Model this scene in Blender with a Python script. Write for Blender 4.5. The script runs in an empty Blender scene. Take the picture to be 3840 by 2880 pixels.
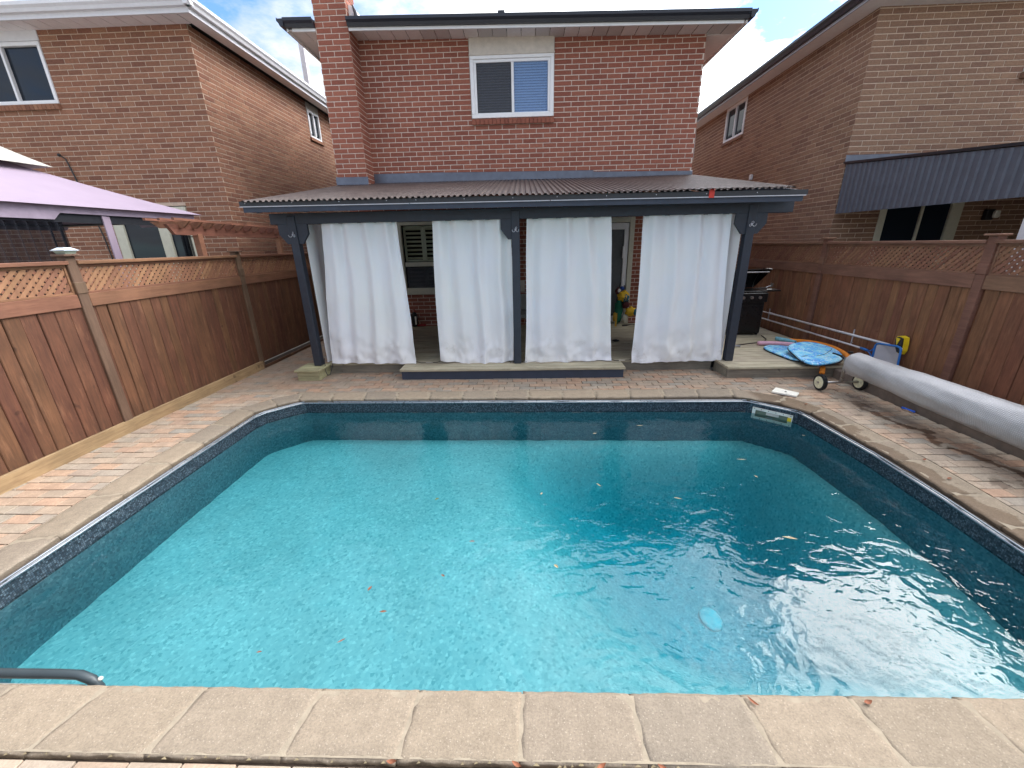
import bpy, bmesh, math, random
from mathutils import Vector, Matrix, noise
random.seed(7)
R = math.radians
scn = bpy.context.scene
COL = scn.collection
# ------------------------------------------------------------------ camera
CAMP = Vector((0, 0, 1.87))
cr = Vector((0.99935389, 0.02912953, -0.02105398)); cu = Vector((0.01028692, 0.32946158, 0.94411294)); cf = Vector((-0.03443804, 0.94371952, -0.32894906))
cam = bpy.data.cameras.new('camera'); camo = bpy.data.objects.new('camera', cam); COL.objects.link(camo)
camo.matrix_world = Matrix(((cr.x, cu.x, -cf.x, 0), (cr.y, cu.y, -cf.y, 0), (cr.z, cu.z, -cf.z, 1.87), (0, 0, 0, 1)))
cam.sensor_width = 36; cam.lens = 14.024; cam.clip_start = .05; cam.clip_end = 600
scn.camera = camo
# ------------------------------------------------------------------ light
SAZ, SEL = 55.0, 40.0
sdir = Vector((math.sin(R(SAZ))*math.cos(R(SEL)), math.cos(R(SAZ))*math.cos(R(SEL)), math.sin(R(SEL))))
world = bpy.data.worlds.new('World'); scn.world = world; world.use_nodes = True
SKYS, SUNS, EXPO = .108, 1.15, .25
def build_world():
    nt = world.node_tree; N = nt.nodes; L = nt.links; N.clear()
    out = N.new('ShaderNodeOutputWorld'); bg = N.new('ShaderNodeBackground'); bg.inputs['Strength'].default_value = SKYS
    sky = N.new('ShaderNodeTexSky'); sky.sky_type = 'NISHITA'; sky.sun_disc = False; sky.sun_elevation = R(SEL); sky.sun_rotation = R(SAZ); sky.air_density = 1.0; sky.dust_density = .6
    tc = N.new('ShaderNodeTexCoord')
    sep = N.new('ShaderNodeSeparateXYZ'); L.new(tc.outputs['Generated'], sep.inputs[0])
    az = N.new('ShaderNodeMath'); az.operation = 'ADD'; az.inputs[1].default_value = .18; L.new(sep.outputs['Z'], az.inputs[0])
    mx = N.new('ShaderNodeMath'); mx.operation = 'MAXIMUM'; mx.inputs[1].default_value = .08; L.new(az.outputs[0], mx.inputs[0])
    comb = N.new('ShaderNodeCombineXYZ')
    for i, a in enumerate('XY'):
        d = N.new('ShaderNodeMath'); d.operation = 'DIVIDE'; L.new(sep.outputs[a], d.inputs[0]); L.new(mx.outputs[0], d.inputs[1]); L.new(d.outputs[0], comb.inputs[i])
    def nz(scale, detail, rough, off):
        mp = N.new('ShaderNodeMapping'); mp.inputs['Location'].default_value = off; L.new(comb.outputs[0], mp.inputs[0])
        n = N.new('ShaderNodeTexNoise'); n.inputs['Scale'].default_value = scale; n.inputs['Detail'].default_value = detail; n.inputs['Roughness'].default_value = rough
        L.new(mp.outputs[0], n.inputs['Vector']); return n.outputs['Fac']
    a = nz(1.25, 8, .6, (.056, -.23, 0)); b = nz(4.5, 6, .6, (7.3, 2.2, 0))
    cr1 = N.new('ShaderNodeValToRGB'); cr1.color_ramp.elements[0].position = .385; cr1.color_ramp.elements[1].position = .515; L.new(a, cr1.inputs[0])
    # cloud colour: brighter / greyer lumps
    cr2 = N.new('ShaderNodeValToRGB'); e = cr2.color_ramp.elements; e[0].position = .3; e[0].color = (7.0, 7.3, 7.9, 1); e[1].position = .7; e[1].color = (9.5, 9.5, 9.4, 1); L.new(b, cr2.inputs[0])
    # thin bright haze around the sun, as behind cloud
    dt = N.new('ShaderNodeVectorMath'); dt.operation = 'DOT_PRODUCT'; dt.inputs[1].default_value = sdir
    nrm = N.new('ShaderNodeVectorMath'); nrm.operation = 'NORMALIZE'; L.new(tc.outputs['Generated'], nrm.inputs[0]); L.new(nrm.outputs[0], dt.inputs[0])
    pw = N.new('ShaderNodeMath'); pw.operation = 'POWER'; pw.use_clamp = False; L.new(dt.outputs['Value'], pw.inputs[0]); pw.inputs[1].default_value = 4.5
    cl = N.new('ShaderNodeMath'); cl.operation = 'MAXIMUM'; cl.inputs[1].default_value = 0; L.new(dt.outputs['Value'], cl.inputs[0]); L.new(cl.outputs[0], pw.inputs[0])
    ml = N.new('ShaderNodeMath'); ml.operation = 'MULTIPLY_ADD'; ml.inputs[1].default_value = 9.5; ml.inputs[2].default_value = 1.0; L.new(pw.outputs[0], ml.inputs[0])
    sc = N.new('ShaderNodeVectorMath'); sc.operation = 'SCALE'; L.new(cr2.outputs[0], sc.inputs[0]); L.new(ml.outputs[0], sc.inputs['Scale'])
    mix = N.new('ShaderNodeMix'); mix.data_type = 'RGBA'; L.new(cr1.outputs[0], mix.inputs['Factor'])
    sk2 = N.new('ShaderNodeVectorMath'); sk2.operation = 'SCALE'; sk2.inputs['Scale'].default_value = 1.9; tn = N.new('ShaderNodeVectorMath'); tn.operation = 'MULTIPLY'; tn.inputs[1].default_value = (.72, .98, 1.32); L.new(sky.outputs[0], tn.inputs[0]); L.new(tn.outputs[0], sk2.inputs[0])
    L.new(sk2.outputs[0], mix.inputs['A']); L.new(sc.outputs[0], mix.inputs['B'])
    L.new(mix.outputs['Result'], bg.inputs['Color']); L.new(bg.outputs[0], out.inputs[0])
build_world()
sun = bpy.data.lights.new('sun', 'SUN'); sun.energy = SUNS; sun.angle = R(24); sun.color = (1, .93, .83)
suno = bpy.data.objects.new('sun', sun); COL.objects.link(suno); suno.rotation_euler = sdir.to_track_quat('Z', 'Y').to_euler()
vs = scn.view_settings; vs.view_transform = 'Standard'; vs.look = 'None'; vs.gamma = 1; vs.use_curve_mapping = False; vs.exposure = EXPO
cy = scn.cycles; cy.max_bounces = 8; cy.diffuse_bounces = 3; cy.glossy_bounces = 3; cy.transparent_max_bounces = 12; cy.sample_clamp_indirect = 4; cy.caustics_reflective = False; cy.caustics_refractive = False
cy.use_denoising = True

# ------------------------------------------------------------------ materials
MATS = {}
def srgb(r, g, b):
    f = lambda c: (c/255/12.92) if c/255 <= .04045 else ((c/255+.055)/1.055)**2.4
    return (f(r), f(g), f(b), 1)
class NT:
    def __init__(s, name):
        s.m = bpy.data.materials.new(name); s.m.use_nodes = True; s.t = s.m.node_tree; s.N = s.t.nodes; s.L = s.t.links
        s.b = s.N['Principled BSDF']; s.out = s.N['Material Output']
        s.oi = None
    def new(s, t, **k):
        n = s.N.new(t)
        for a, v in k.items(): setattr(n, a, v)
        return n
    def link(s, a, b): s.L.new(a, b)
    def val(s, sock, v):
        if isinstance(v, (int, float, tuple, list)): sock.default_value = v
        else: s.L.new(v, sock)
    def math(s, op, a, b=0.0, c=None, clamp=False):
        n = s.new('ShaderNodeMath', operation=op, use_clamp=clamp); s.val(n.inputs[0], a); s.val(n.inputs[1], b)
        if c is not None: s.val(n.inputs[2], c)
        return n.outputs[0]
    def rnd(s):
        if not s.oi: s.oi = s.new('ShaderNodeObjectInfo')
        return s.oi.outputs['Random']
    def coord(s, kind='Object', scale=(1, 1, 1), off=0.0, rot=(0, 0, 0)):
        tc = s.new('ShaderNodeTexCoord'); v = tc.outputs[kind]
        mp = s.new('ShaderNodeMapping'); mp.inputs['Scale'].default_value = scale; mp.inputs['Rotation'].default_value = rot
        if off:
            c = s.new('ShaderNodeVectorMath', operation='SCALE'); c.inputs[0].default_value = (off, off*.7, off*1.3); s.link(s.rnd(), c.inputs['Scale'])
            a = s.new('ShaderNodeVectorMath', operation='ADD'); s.link(v, a.inputs[0]); s.link(c.outputs[0], a.inputs[1]); v = a.outputs[0]
        s.link(v, mp.inputs['Vector']); return mp.outputs[0]
    def noise(s, vec, scale, detail=4, rough=.55, dist=0):
        n = s.new('ShaderNodeTexNoise'); n.inputs['Scale'].default_value = scale; n.inputs['Detail'].default_value = detail; n.inputs['Roughness'].default_value = rough; n.inputs['Distortion'].default_value = dist
        s.link(vec, n.inputs['Vector']); return n.outputs['Fac']
    def ramp(s, f, stops, interp='LINEAR'):
        n = s.new('ShaderNodeValToRGB'); r = n.color_ramp; r.interpolation = interp
        while len(r.elements) < len(stops): r.elements.new(.5)
        for e, (p, c) in zip(r.elements, stops):
            e.position = p; e.color = c if isinstance(c, tuple) else (c, c, c, 1)
        s.val(n.inputs[0], f); return n.outputs[0]
    def mix(s, f, a, b, t='MIX'):
        n = s.new('ShaderNodeMix', data_type='RGBA', blend_type=t); s.val(n.inputs['Factor'], f); s.val(n.inputs['A'], a); s.val(n.inputs['B'], b); return n.outputs['Result']
    def hsv(s, col, h=.5, sa=1., v=1.):
        n = s.new('ShaderNodeHueSaturation'); s.val(n.inputs['Hue'], h); s.val(n.inputs['Saturation'], sa); s.val(n.inputs['Value'], v); s.val(n.inputs['Color'], col); return n.outputs[0]
    def bump(s, h, strength=.3, dist=.01, nrm=None):
        n = s.new('ShaderNodeBump'); n.inputs['Strength'].default_value = strength; n.inputs['Distance'].default_value = dist; s.link(h, n.inputs['Height'])
        if nrm is not None: s.link(nrm, n.inputs['Normal'])
        return n.outputs[0]
    def fin(s, col, rough=.7, metal=0., spec=.5, nrm=None):
        s.val(s.b.inputs['Base Color'], col); s.val(s.b.inputs['Roughness'], rough); s.val(s.b.inputs['Metallic'], metal); s.val(s.b.inputs['Specular IOR Level'], spec)
        if nrm is not None: s.link(nrm, s.b.inputs['Normal'])
        MATS[s.m.name] = s.m; return s.m
def plain(name, col, rough=.6, metal=0., spec=.5, var=.12, scale=12, bump=0., bscale=80, chips=None, kind='Object'):
    n = NT(name); v = n.coord(kind, off=13.0)
    f = n.noise(v, scale, 5); f = n.ramp(f, [(.3, 1-var), (.7, 1+var)])
    c = n.mix(1.0, col, f, 'MULTIPLY')
    rg = n.math('MULTIPLY_ADD', n.noise(v, scale*2.3, 3), .25, rough-.12)
    if chips:
        ccol, thr, cs = chips
        m = n.ramp(n.noise(v, cs, 6, .68), [(thr, 0.), (thr+.015, 1.)]); c = n.mix(m, c, ccol)
    nr = n.bump(n.noise(v, bscale, 4), bump, .004) if bump else None
    return n.fin(c, rg, metal, spec, nr)
def tinted(n):   # per piece random: face attribute on joined pieces + object random on single ones
    a = n.new('ShaderNodeAttribute', attribute_name='tint')
    return n.math('FRACT', n.math('ADD', a.outputs['Fac'], n.rnd()))
def brickmat(name, stops, dark=.35, rough=.9, bmp=.55):
    n = NT(name); t = tinted(n)
    geo = n.coord('Object', (1, 1, 1), 9.0)
    c = n.ramp(t, stops)
    st = n.noise(n.coord('Object', (9, 9, 60), 31.0), 2.2, 5, .7)
    sp = n.noise(geo, 55, 4, .65)
    c = n.mix(1.0, c, n.ramp(st, [(.28, 1-dark), (.5, 1.0), (.75, 1+dark*.8)]), 'MULTIPLY')
    c = n.mix(1.0, c, n.ramp(sp, [(.3, .8), (.7, 1.15)]), 'MULTIPLY')
    big = n.noise(n.coord('Object', (1, 1, 1)), .9, 3); c = n.mix(1.0, c, n.ramp(big, [(.3, .88), (.7, 1.1)]), 'MULTIPLY')
    h = n.math('ADD', n.math('MULTIPLY', st, 1.0), n.math('MULTIPLY', sp, .5))
    return n.fin(c, rough, 0, .3, n.bump(h, bmp, .006))
def woodmat(name, c1, c2, axis='Z', rough=.65, gs=1.0, var=.5, bmp=.25, kn=True, chips=None, worn=None):
    n = NT(name); sc = {'Z': (14, 14, 1.2), 'X': (1.2, 14, 14), 'Y': (14, 1.2, 14)}[axis]
    v = n.coord('Object', sc, 40.0)
    g = n.noise(v, 2.2*gs, 6, .65, .6); g2 = n.noise(v, 9*gs, 4, .6)
    t = tinted(n)
    f = n.math('ADD', n.math('MULTIPLY', g, .75), n.math('MULTIPLY', g2, .25))
    c = n.ramp(f, [(.32, c1), (.66, c2)])
    c = n.hsv(c, n.math('MULTIPLY_ADD', t, .018, .491), 1.0, n.math('MULTIPLY_ADD', t, var, 1-var/2))
    u = n.coord('Object', (1, 1, 1), 40.0)
    if kn:
        k = n.noise(u, 7, 2); c = n.mix(n.ramp(k, [(.70, 0.), (.76, .6)]), c, tuple(x*.4 for x in c1[:3])+(1,))
    c = n.mix(1.0, c, n.ramp(n.noise(u, 3.0, 4), [(.3, .8), (.7, 1.15)]), 'MULTIPLY')
    if chips:
        ccol, thr, cs = chips
        c = n.mix(n.ramp(n.noise(v, cs, 6, .7), [(thr, 0.), (thr+.03, 1.)]), c, ccol)
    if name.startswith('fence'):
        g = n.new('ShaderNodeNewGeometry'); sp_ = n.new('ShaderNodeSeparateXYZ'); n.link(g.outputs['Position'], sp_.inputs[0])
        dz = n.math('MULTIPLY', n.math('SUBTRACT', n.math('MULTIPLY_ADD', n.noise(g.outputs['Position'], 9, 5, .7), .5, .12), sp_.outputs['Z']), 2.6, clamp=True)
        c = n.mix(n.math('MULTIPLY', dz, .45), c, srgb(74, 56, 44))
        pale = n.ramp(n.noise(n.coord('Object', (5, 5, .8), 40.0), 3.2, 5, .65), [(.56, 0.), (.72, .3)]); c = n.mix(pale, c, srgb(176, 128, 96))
    return n.fin(c, rough, 0, .35, n.bump(f, bmp, .004))

brickmat('brick_red', [(0., srgb(148, 90, 74)), (.25, srgb(156, 97, 80)), (.5, srgb(140, 84, 70)), (.75, srgb(162, 103, 84)), (1., srgb(148, 90, 74))], .24)
brickmat('brick_rose', [(0., srgb(146, 102, 80)), (.25, srgb(156, 110, 86)), (.5, srgb(136, 93, 74)), (.7, srgb(160, 117, 92)), (.9, srgb(130, 88, 71)), (1., srgb(146, 102, 80))], .26)
brickmat('brick_tan', [(0., srgb(144, 111, 91)), (.25, srgb(153, 120, 97)), (.5, srgb(134, 102, 84)), (.7, srgb(155, 122, 99)), (.9, srgb(130, 97, 81)), (1., srgb(144, 111, 91))], .26)
plain('mortar_grey', srgb(216, 198, 184), .95, spec=.2, var=.12, scale=30, bump=.4, bscale=200)
plain('mortar_tan', srgb(204, 180, 160), .95, spec=.2, var=.12, scale=30, bump=.4, bscale=200)
def pavermat():
    n = NT('paver'); t = tinted(n)
    c = n.ramp(t, [(0., srgb(182, 154, 130)), (.2, srgb(170, 156, 138)), (.38, srgb(186, 152, 127)), (.52, srgb(156, 149, 137)), (.66, srgb(182, 161, 140)), (.8, srgb(166, 154, 138)), (.92, srgb(188, 157, 132)), (1., srgb(182, 154, 130))])
    g = n.new('ShaderNodeNewGeometry'); P = g.outputs['Position']
    c = n.mix(1.0, c, n.ramp(n.noise(P, 80, 4, .75), [(.3, .80), (.7, 1.15)]), 'MULTIPLY')
    c = n.mix(1.0, c, n.ramp(n.noise(P, 7, 5, .65), [(.3, .78), (.7, 1.12)]), 'MULTIPLY')
    # darker strip in front of the deck
    s = n.new('ShaderNodeSeparateXYZ'); n.link(P, s.inputs[0])
    fy = n.ramp(n.math('ADD', s.outputs['Y'], n.math('MULTIPLY', n.noise(P, 2.5, 3), .8)), [(0, 0.), (1, 1.)])
    deck_strip = n.math('MULTIPLY', n.math('SUBTRACT', n.math('ADD', s.outputs['Y'], n.math('MULTIPLY', n.noise(P, 2.5, 4), .9)), 5.3), 2.0, clamp=True)
    c = n.mix(n.math('MULTIPLY', deck_strip, .5), c, n.mix(1.0, c, (.58, .55, .55, 1), 'MULTIPLY'))
    # water trail and splashes on the right hand side
    wob = n.math('MULTIPLY', n.math('SUBTRACT', n.noise(P, 2.2, 4, .6), .5), .9)
    cx = n.math('MULTIPLY_ADD', n.math('SUBTRACT', s.outputs['Y'], 3.5), -.045, 4.0)
    d = n.math('ABSOLUTE', n.math('SUBTRACT', n.math('ADD', s.outputs['X'], wob), cx))
    wid = n.math('MULTIPLY_ADD', n.noise(P, 5, 3), .20, -.045)
    w1 = n.math('MULTIPLY', n.math('SUBTRACT', wid, d), 60, clamp=True)
    gate = n.math('MULTIPLY', n.math('SUBTRACT', 4.75, s.outputs['Y']), 4, clamp=True)
    side = n.math('MULTIPLY', n.math('SUBTRACT', s.outputs['X'], 2.6), 3, clamp=True)
    w2 = n.math('MULTIPLY', n.math('SUBTRACT', n.noise(P, 6.5, 4, .6), .60), 40, clamp=True)
    w = n.math('MULTIPLY', n.math('MAXIMUM', n.math('MULTIPLY', w1, gate), n.math('MULTIPLY', w2, .6)), side)
    c = n.mix(w, c, n.mix(1.0, c, (.38, .33, .30, 1), 'MULTIPLY'))
    rg = n.math('MULTIPLY_ADD', w, -.5, .9)
    return n.fin(c, rg, 0, .35, n.bump(n.noise(P, 220, 4, .7), .35, .003))
pavermat()
def stonemat():
    n = NT('coping_stone'); t = tinted(n); g = n.new('ShaderNodeNewGeometry'); P = g.outputs['Position']
    c = n.ramp(t, [(0., srgb(151, 136, 118)), (.3, srgb(142, 130, 115)), (.6, srgb(158, 142, 122)), (1., srgb(147, 133, 115))])
    c = n.mix(1.0, c, n.ramp(n.noise(P, 95, 4, .8), [(.3, .76), (.5, 1.0), (.7, 1.2)]), 'MULTIPLY')
    c = n.mix(1.0, c, n.ramp(n.noise(P, 14, 6, .7), [(.3, .84), (.7, 1.1)]), 'MULTIPLY')
    vo = n.new('ShaderNodeTexVoronoi'); vo.inputs['Scale'].default_value = 70; n.link(P, vo.inputs['Vector'])
    c = n.mix(n.ramp(vo.outputs['Distance'], [(.10, .28), (.22, 0.)]), c, srgb(228, 214, 196))
    s = n.new('ShaderNodeSeparateXYZ'); n.link(P, s.inputs[0])
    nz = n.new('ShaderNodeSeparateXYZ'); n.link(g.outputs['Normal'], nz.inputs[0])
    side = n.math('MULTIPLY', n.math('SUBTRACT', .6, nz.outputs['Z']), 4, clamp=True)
    # damp, brown band on the inner half of the stones along the right side
    inn = n.math('ADD', n.math('SUBTRACT', s.outputs['X'], 3.02), n.math('MULTIPLY', n.math('SUBTRACT', n.noise(P, 3.2, 5, .65), .5), .5))
    inn2 = n.math('MULTIPLY', n.math('MULTIPLY', n.math('SUBTRACT', s.outputs['X'], 2.85), 12, clamp=True), n.math('MULTIPLY', n.math('SUBTRACT', .40, inn), 30, clamp=True))
    w = n.math('MULTIPLY', inn2, n.math('MULTIPLY', n.math('SUBTRACT', s.outputs['Y'], 1.5), 3, clamp=True))
    c = n.mix(n.math('MULTIPLY', w, .75), c, n.mix(1.0, c, srgb(176, 158, 140), 'MULTIPLY'))
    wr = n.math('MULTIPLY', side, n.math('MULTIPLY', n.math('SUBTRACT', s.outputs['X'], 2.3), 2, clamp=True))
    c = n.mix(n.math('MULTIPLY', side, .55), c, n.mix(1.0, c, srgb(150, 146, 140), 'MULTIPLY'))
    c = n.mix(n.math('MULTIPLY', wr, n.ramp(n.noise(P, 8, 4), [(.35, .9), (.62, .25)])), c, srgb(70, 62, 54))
    h = n.math('ADD', n.noise(P, 150, 5, .75), n.math('MULTIPLY', n.noise(P, 30, 4, .6), 1.2))
    return n.fin(c, n.math('MULTIPLY_ADD', w, -.25, .9), 0, .3, n.bump(h, .5, .005))
stonemat()
plain('joint_mortar', srgb(158, 145, 126), .95, spec=.2, var=.15, scale=25, bump=.5, bscale=150)
plain('bed_sand', srgb(66, 56, 48), .95, spec=.2, var=.25, scale=40, bump=.5, bscale=150)
plain('pale_ground', srgb(150, 146, 136), .95, spec=.2, var=.3, scale=6, bump=.6, bscale=60)  # paving grey for the surrounding ground, lightened to bounce light onto the soffits
plain('concrete', srgb(128, 116, 106), .9, spec=.3, var=.22, scale=9, bump=.5, bscale=120)
plain('wet_ledge', srgb(92, 84, 76), .6, spec=.5, var=.3, scale=14, bump=.5, bscale=120)
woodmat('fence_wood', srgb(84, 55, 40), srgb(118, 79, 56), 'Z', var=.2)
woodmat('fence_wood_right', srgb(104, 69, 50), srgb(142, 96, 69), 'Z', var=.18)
woodmat('rail_wood', srgb(114, 77, 57), srgb(140, 99, 75), 'Y', var=.2, kn=False)
woodmat('rail_wood_right', srgb(112, 79, 64), srgb(142, 104, 84), 'Y', var=.2, kn=False)
woodmat('post_wood', srgb(94, 72, 58), srgb(118, 92, 74), 'Z', var=.15, kn=False)
woodmat('lattice_wood', srgb(130, 90, 67), srgb(158, 114, 86), 'Z', var=.28, kn=False)
woodmat('lattice_wood_right', srgb(122, 84, 66), srgb(154, 110, 86), 'Z', var=.28, kn=False)
woodmat('kick_wood', srgb(130, 104, 78), srgb(166, 138, 104), 'Y', var=.2)
woodmat('deck_wood', srgb(140, 130, 110), srgb(190, 180, 156), 'X', var=.22, bmp=.5)
woodmat('box_wood', srgb(134, 130, 96), srgb(186, 180, 144), 'X', var=.2, bmp=.5)
woodmat('arbor_wood', srgb(122, 80, 62), srgb(154, 106, 84), 'Y', var=.2, kn=False)
woodmat('riser_wood', srgb(108, 102, 90), srgb(140, 132, 118), 'X', var=.15, chips=(srgb(52, 44, 36), .69, 2.2))
NAVY = srgb(42, 47, 58)
plain('navy_paint', NAVY, .55, var=.12, scale=14, bump=.15, bscale=90, chips=(srgb(170, 166, 158), .735, 11))
plain('navy_board', srgb(50, 58, 74), .5, var=.15, scale=6, bump=.12, bscale=60, chips=(srgb(150, 150, 150), .75, 16))
plain('black_trim', srgb(36, 36, 42), .35, var=.1, spec=.5)
plain('silver_edge', srgb(186, 184, 190), .35, var=.08, metal=.3)
n = NT('roof_metal'); v = n.coord('Object'); c = n.ramp(n.noise(v, 5, 5, .65), [(.3, srgb(74, 66, 66)), (.7, srgb(110, 100, 96))]); n.fin(c, n.math('MULTIPLY_ADD', n.noise(v, 20, 3), .25, .32), .55, .5)
n = NT('shingle'); v = n.coord('Object'); c = n.ramp(n.noise(v, 60, 3), [(.3, srgb(52, 50, 50)), (.7, srgb(92, 88, 86))]); n.fin(c, .95, 0, .2, n.bump(n.noise(v, 90, 3), .6, .01))
plain('flashing', srgb(100, 104, 116), .38, metal=.5, var=.15, scale=7)
plain('gutter_black', srgb(40, 42, 50), .38, var=.1)
plain('gutter_white', srgb(222, 220, 222), .4, var=.04)
plain('soffit_white', srgb(240, 232, 230), .6, var=.04)
n = NT('soffit_vent'); v = n.coord('Object'); vo = n.new('ShaderNodeTexVoronoi'); vo.inputs['Scale'].default_value = 55; vo.inputs['Randomness'].default_value = 0.; n.link(v, vo.inputs['Vector'])
n.fin(n.ramp(vo.outputs['Distance'], [(.25, srgb(170, 162, 160)), (.4, srgb(232, 224, 222))]), .6)
plain('vinyl_white', srgb(238, 236, 236), .35, var=.03)
plain('trim_beige', srgb(206, 196, 184), .6, var=.1, scale=10)
plain('trim_cream', srgb(206, 202, 182), .5, var=.05)
def glassmat(name, col, rough=.04, alpha=1., spec=.4):
    n = NT(name); v = n.coord('Object', (1, 1, 1)); nr = n.bump(n.noise(v, 2.0, 2), .04, .02)
    n.fin(col, rough, 0, spec, nr); n.b.inputs['IOR'].default_value = 1.35; n.b.inputs['Alpha'].default_value = alpha; return n.m
glassmat('glass_dark', srgb(26, 34, 44), spec=.6); glassmat('glass_sky_tint', srgb(130, 165, 212), .03, .35); glassmat('glass_screen', srgb(84, 86, 92), .5, .62, .3)  # blue in the upper window's pane colour stands in for reflected sky
plain('blind_white', srgb(190, 205, 228), .5, var=.02); plain('shutter_sage', srgb(178, 184, 160), .5, var=.04); plain('room_dark', srgb(34, 32, 32), .9, var=.1)
def curtainmat():
    n = NT('curtain_cloth'); v = n.coord('Object', (1, 1, 1))
    c = n.ramp(n.noise(v, 1.3, 3), [(.3, srgb(246, 246, 251)), (.7, srgb(250, 249, 246))])
    s = n.new('ShaderNodeSeparateXYZ'); n.link(v, s.inputs[0])
    low = n.math('MULTIPLY', n.math('SUBTRACT', .75, s.outputs['Z']), 2.2, clamp=True)
    st = n.ramp(n.noise(n.coord('Object', (1, 1, 1)), 6, 6, .7), [(.57, 0.), (.72, .34)])
    c = n.mix(n.math('MULTIPLY', low, st), c, srgb(150, 140, 124))
    n.fin(c, .85, 0, .2, n.bump(n.noise(v, 9, 5, .6), .12, .02))
    tr = n.new('ShaderNodeBsdfTranslucent'); n.link(c, tr.inputs['Color']); mx = n.new('ShaderNodeMixShader'); mx.inputs[0].default_value = .14
    n.link(n.b.outputs[0], mx.inputs[1]); n.link(tr.outputs[0], mx.inputs[2]); n.link(mx.outputs[0], n.out.inputs['Surface'])
curtainmat()
# pool liner
def linermat(name, kind):
    n = NT(name); tc = n.new('ShaderNodeTexCoord'); uv = tc.outputs['UV']
    if kind == 'band':
        mp = n.new('ShaderNodeVectorMath', operation='SCALE'); mp.inputs['Scale'].default_value = 1/.013; n.link(uv, mp.inputs[0])
        fl = n.new('ShaderNodeVectorMath', operation='FLOOR'); n.link(mp.outputs[0], fl.inputs[0]); fr = n.new('ShaderNodeVectorMath', operation='FRACTION'); n.link(mp.outputs[0], fr.inputs[0])
        wn = n.new('ShaderNodeTexWhiteNoise', noise_dimensions='2D'); n.link(fl.outputs[0], wn.inputs['Vector'])
        c = n.ramp(wn.outputs['Value'], [(0, srgb(26, 32, 42)), (.35, srgb(46, 56, 68)), (.6, srgb(70, 82, 94)), (.85, srgb(100, 112, 122)), (1, srgb(36, 40, 50))])
        s = n.new('ShaderNodeSeparateXYZ'); n.link(fr.outputs[0], s.inputs[0])
        e = n.math('MAXIMUM', n.math('GREATER_THAN', n.math('ABSOLUTE', n.math('SUBTRACT', s.outputs['X'], .5)), .42), n.math('GREATER_THAN', n.math('ABSOLUTE', n.math('SUBTRACT', s.outputs['Y'], .5)), .42))
        c = n.mix(e, c, srgb(20, 26, 34)); return n.fin(c, .45)
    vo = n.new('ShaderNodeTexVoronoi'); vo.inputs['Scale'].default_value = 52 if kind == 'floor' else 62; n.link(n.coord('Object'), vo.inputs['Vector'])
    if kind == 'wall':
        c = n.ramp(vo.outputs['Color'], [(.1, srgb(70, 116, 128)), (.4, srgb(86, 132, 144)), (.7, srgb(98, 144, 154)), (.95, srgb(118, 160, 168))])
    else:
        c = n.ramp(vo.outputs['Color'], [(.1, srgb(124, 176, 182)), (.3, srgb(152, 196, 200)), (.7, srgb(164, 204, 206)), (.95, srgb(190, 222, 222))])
    P = n.coord('Object'); c = n.mix(1.0, c, n.ramp(n.noise(P, 1.3, 5, .6), [(.3, .87), (.7, 1.08)]), 'MULTIPLY')
    return n.fin(c, .6)
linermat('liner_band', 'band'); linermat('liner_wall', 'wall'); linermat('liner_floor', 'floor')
def watermat():
    n = NT('pool_water'); P = n.coord('Object')
    warp = n.coord('Object', (1, 1.25, 1), rot=(0, 0, R(-25)))
    h = n.math('ADD', n.math('MULTIPLY', n.noise(warp, 4.4, 2, .5, .8), 1.0), n.math('MULTIPLY', n.noise(warp, 12, 2, .5, .8), .27))
    big = n.noise(P, .7, 2); amp = n.math('MULTIPLY_ADD', big, 1.5, -.15)
    b = n.new('ShaderNodeBump'); b.inputs['Distance'].default_value = .024; n.link(n.math('MULTIPLY', h, amp), b.inputs['Height']); b.inputs['Strength'].default_value = .75
    fr = n.new('ShaderNodeFresnel'); fr.inputs['IOR'].default_value = 1.33; n.link(b.outputs[0], fr.inputs['Normal']); fr.inputs['IOR'].default_value = 1.37
    gl = n.new('ShaderNodeBsdfGlossy'); gl.inputs['Roughness'].default_value = .015; n.link(b.outputs[0], gl.inputs['Normal'])
    tr = n.new('ShaderNodeBsdfTransparent'); mx = n.new('ShaderNodeMixShader'); n.link(n.math('MULTIPLY', fr.outputs[0], 1.0, clamp=True), mx.inputs[0]); n.link(tr.outputs[0], mx.inputs[1]); n.link(gl.outputs[0], mx.inputs[2])
    n.link(mx.outputs[0], n.out.inputs['Surface'])
    va = n.new('ShaderNodeVolumeAbsorption'); va.inputs['Color'].default_value = (.02, .795, .86, 1); va.inputs['Density'].default_value = 1.05; n.link(va.outputs[0], n.out.inputs['Volume'])
    MATS['pool_water'] = n.m
watermat()
def covermat():
    n = NT('bubble_cover'); uv = n.coord('UV'); vo = n.new('ShaderNodeTexVoronoi'); vo.inputs['Scale'].default_value = 1.0; vo.inputs['Randomness'].default_value = .12
    mp = n.new('ShaderNodeVectorMath', operation='SCALE'); mp.inputs['Scale'].default_value = 72; n.link(uv, mp.inputs[0]); n.link(mp.outputs[0], vo.inputs['Vector'])
    f = n.ramp(vo.outputs['Distance'], [(.1, 1.), (.5, 0.)])
    c = n.mix(f, srgb(180, 178, 178), srgb(212, 210, 211)); c = n.mix(1.0, c, n.ramp(n.noise(n.coord('Object', (1, 1, 1)), 2.6, 5), [(.3, .76), (.7, 1.08)]), 'MULTIPLY')
    return n.fin(c, .36, .12, .6, n.bump(f, .5, .004))
covermat()
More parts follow.
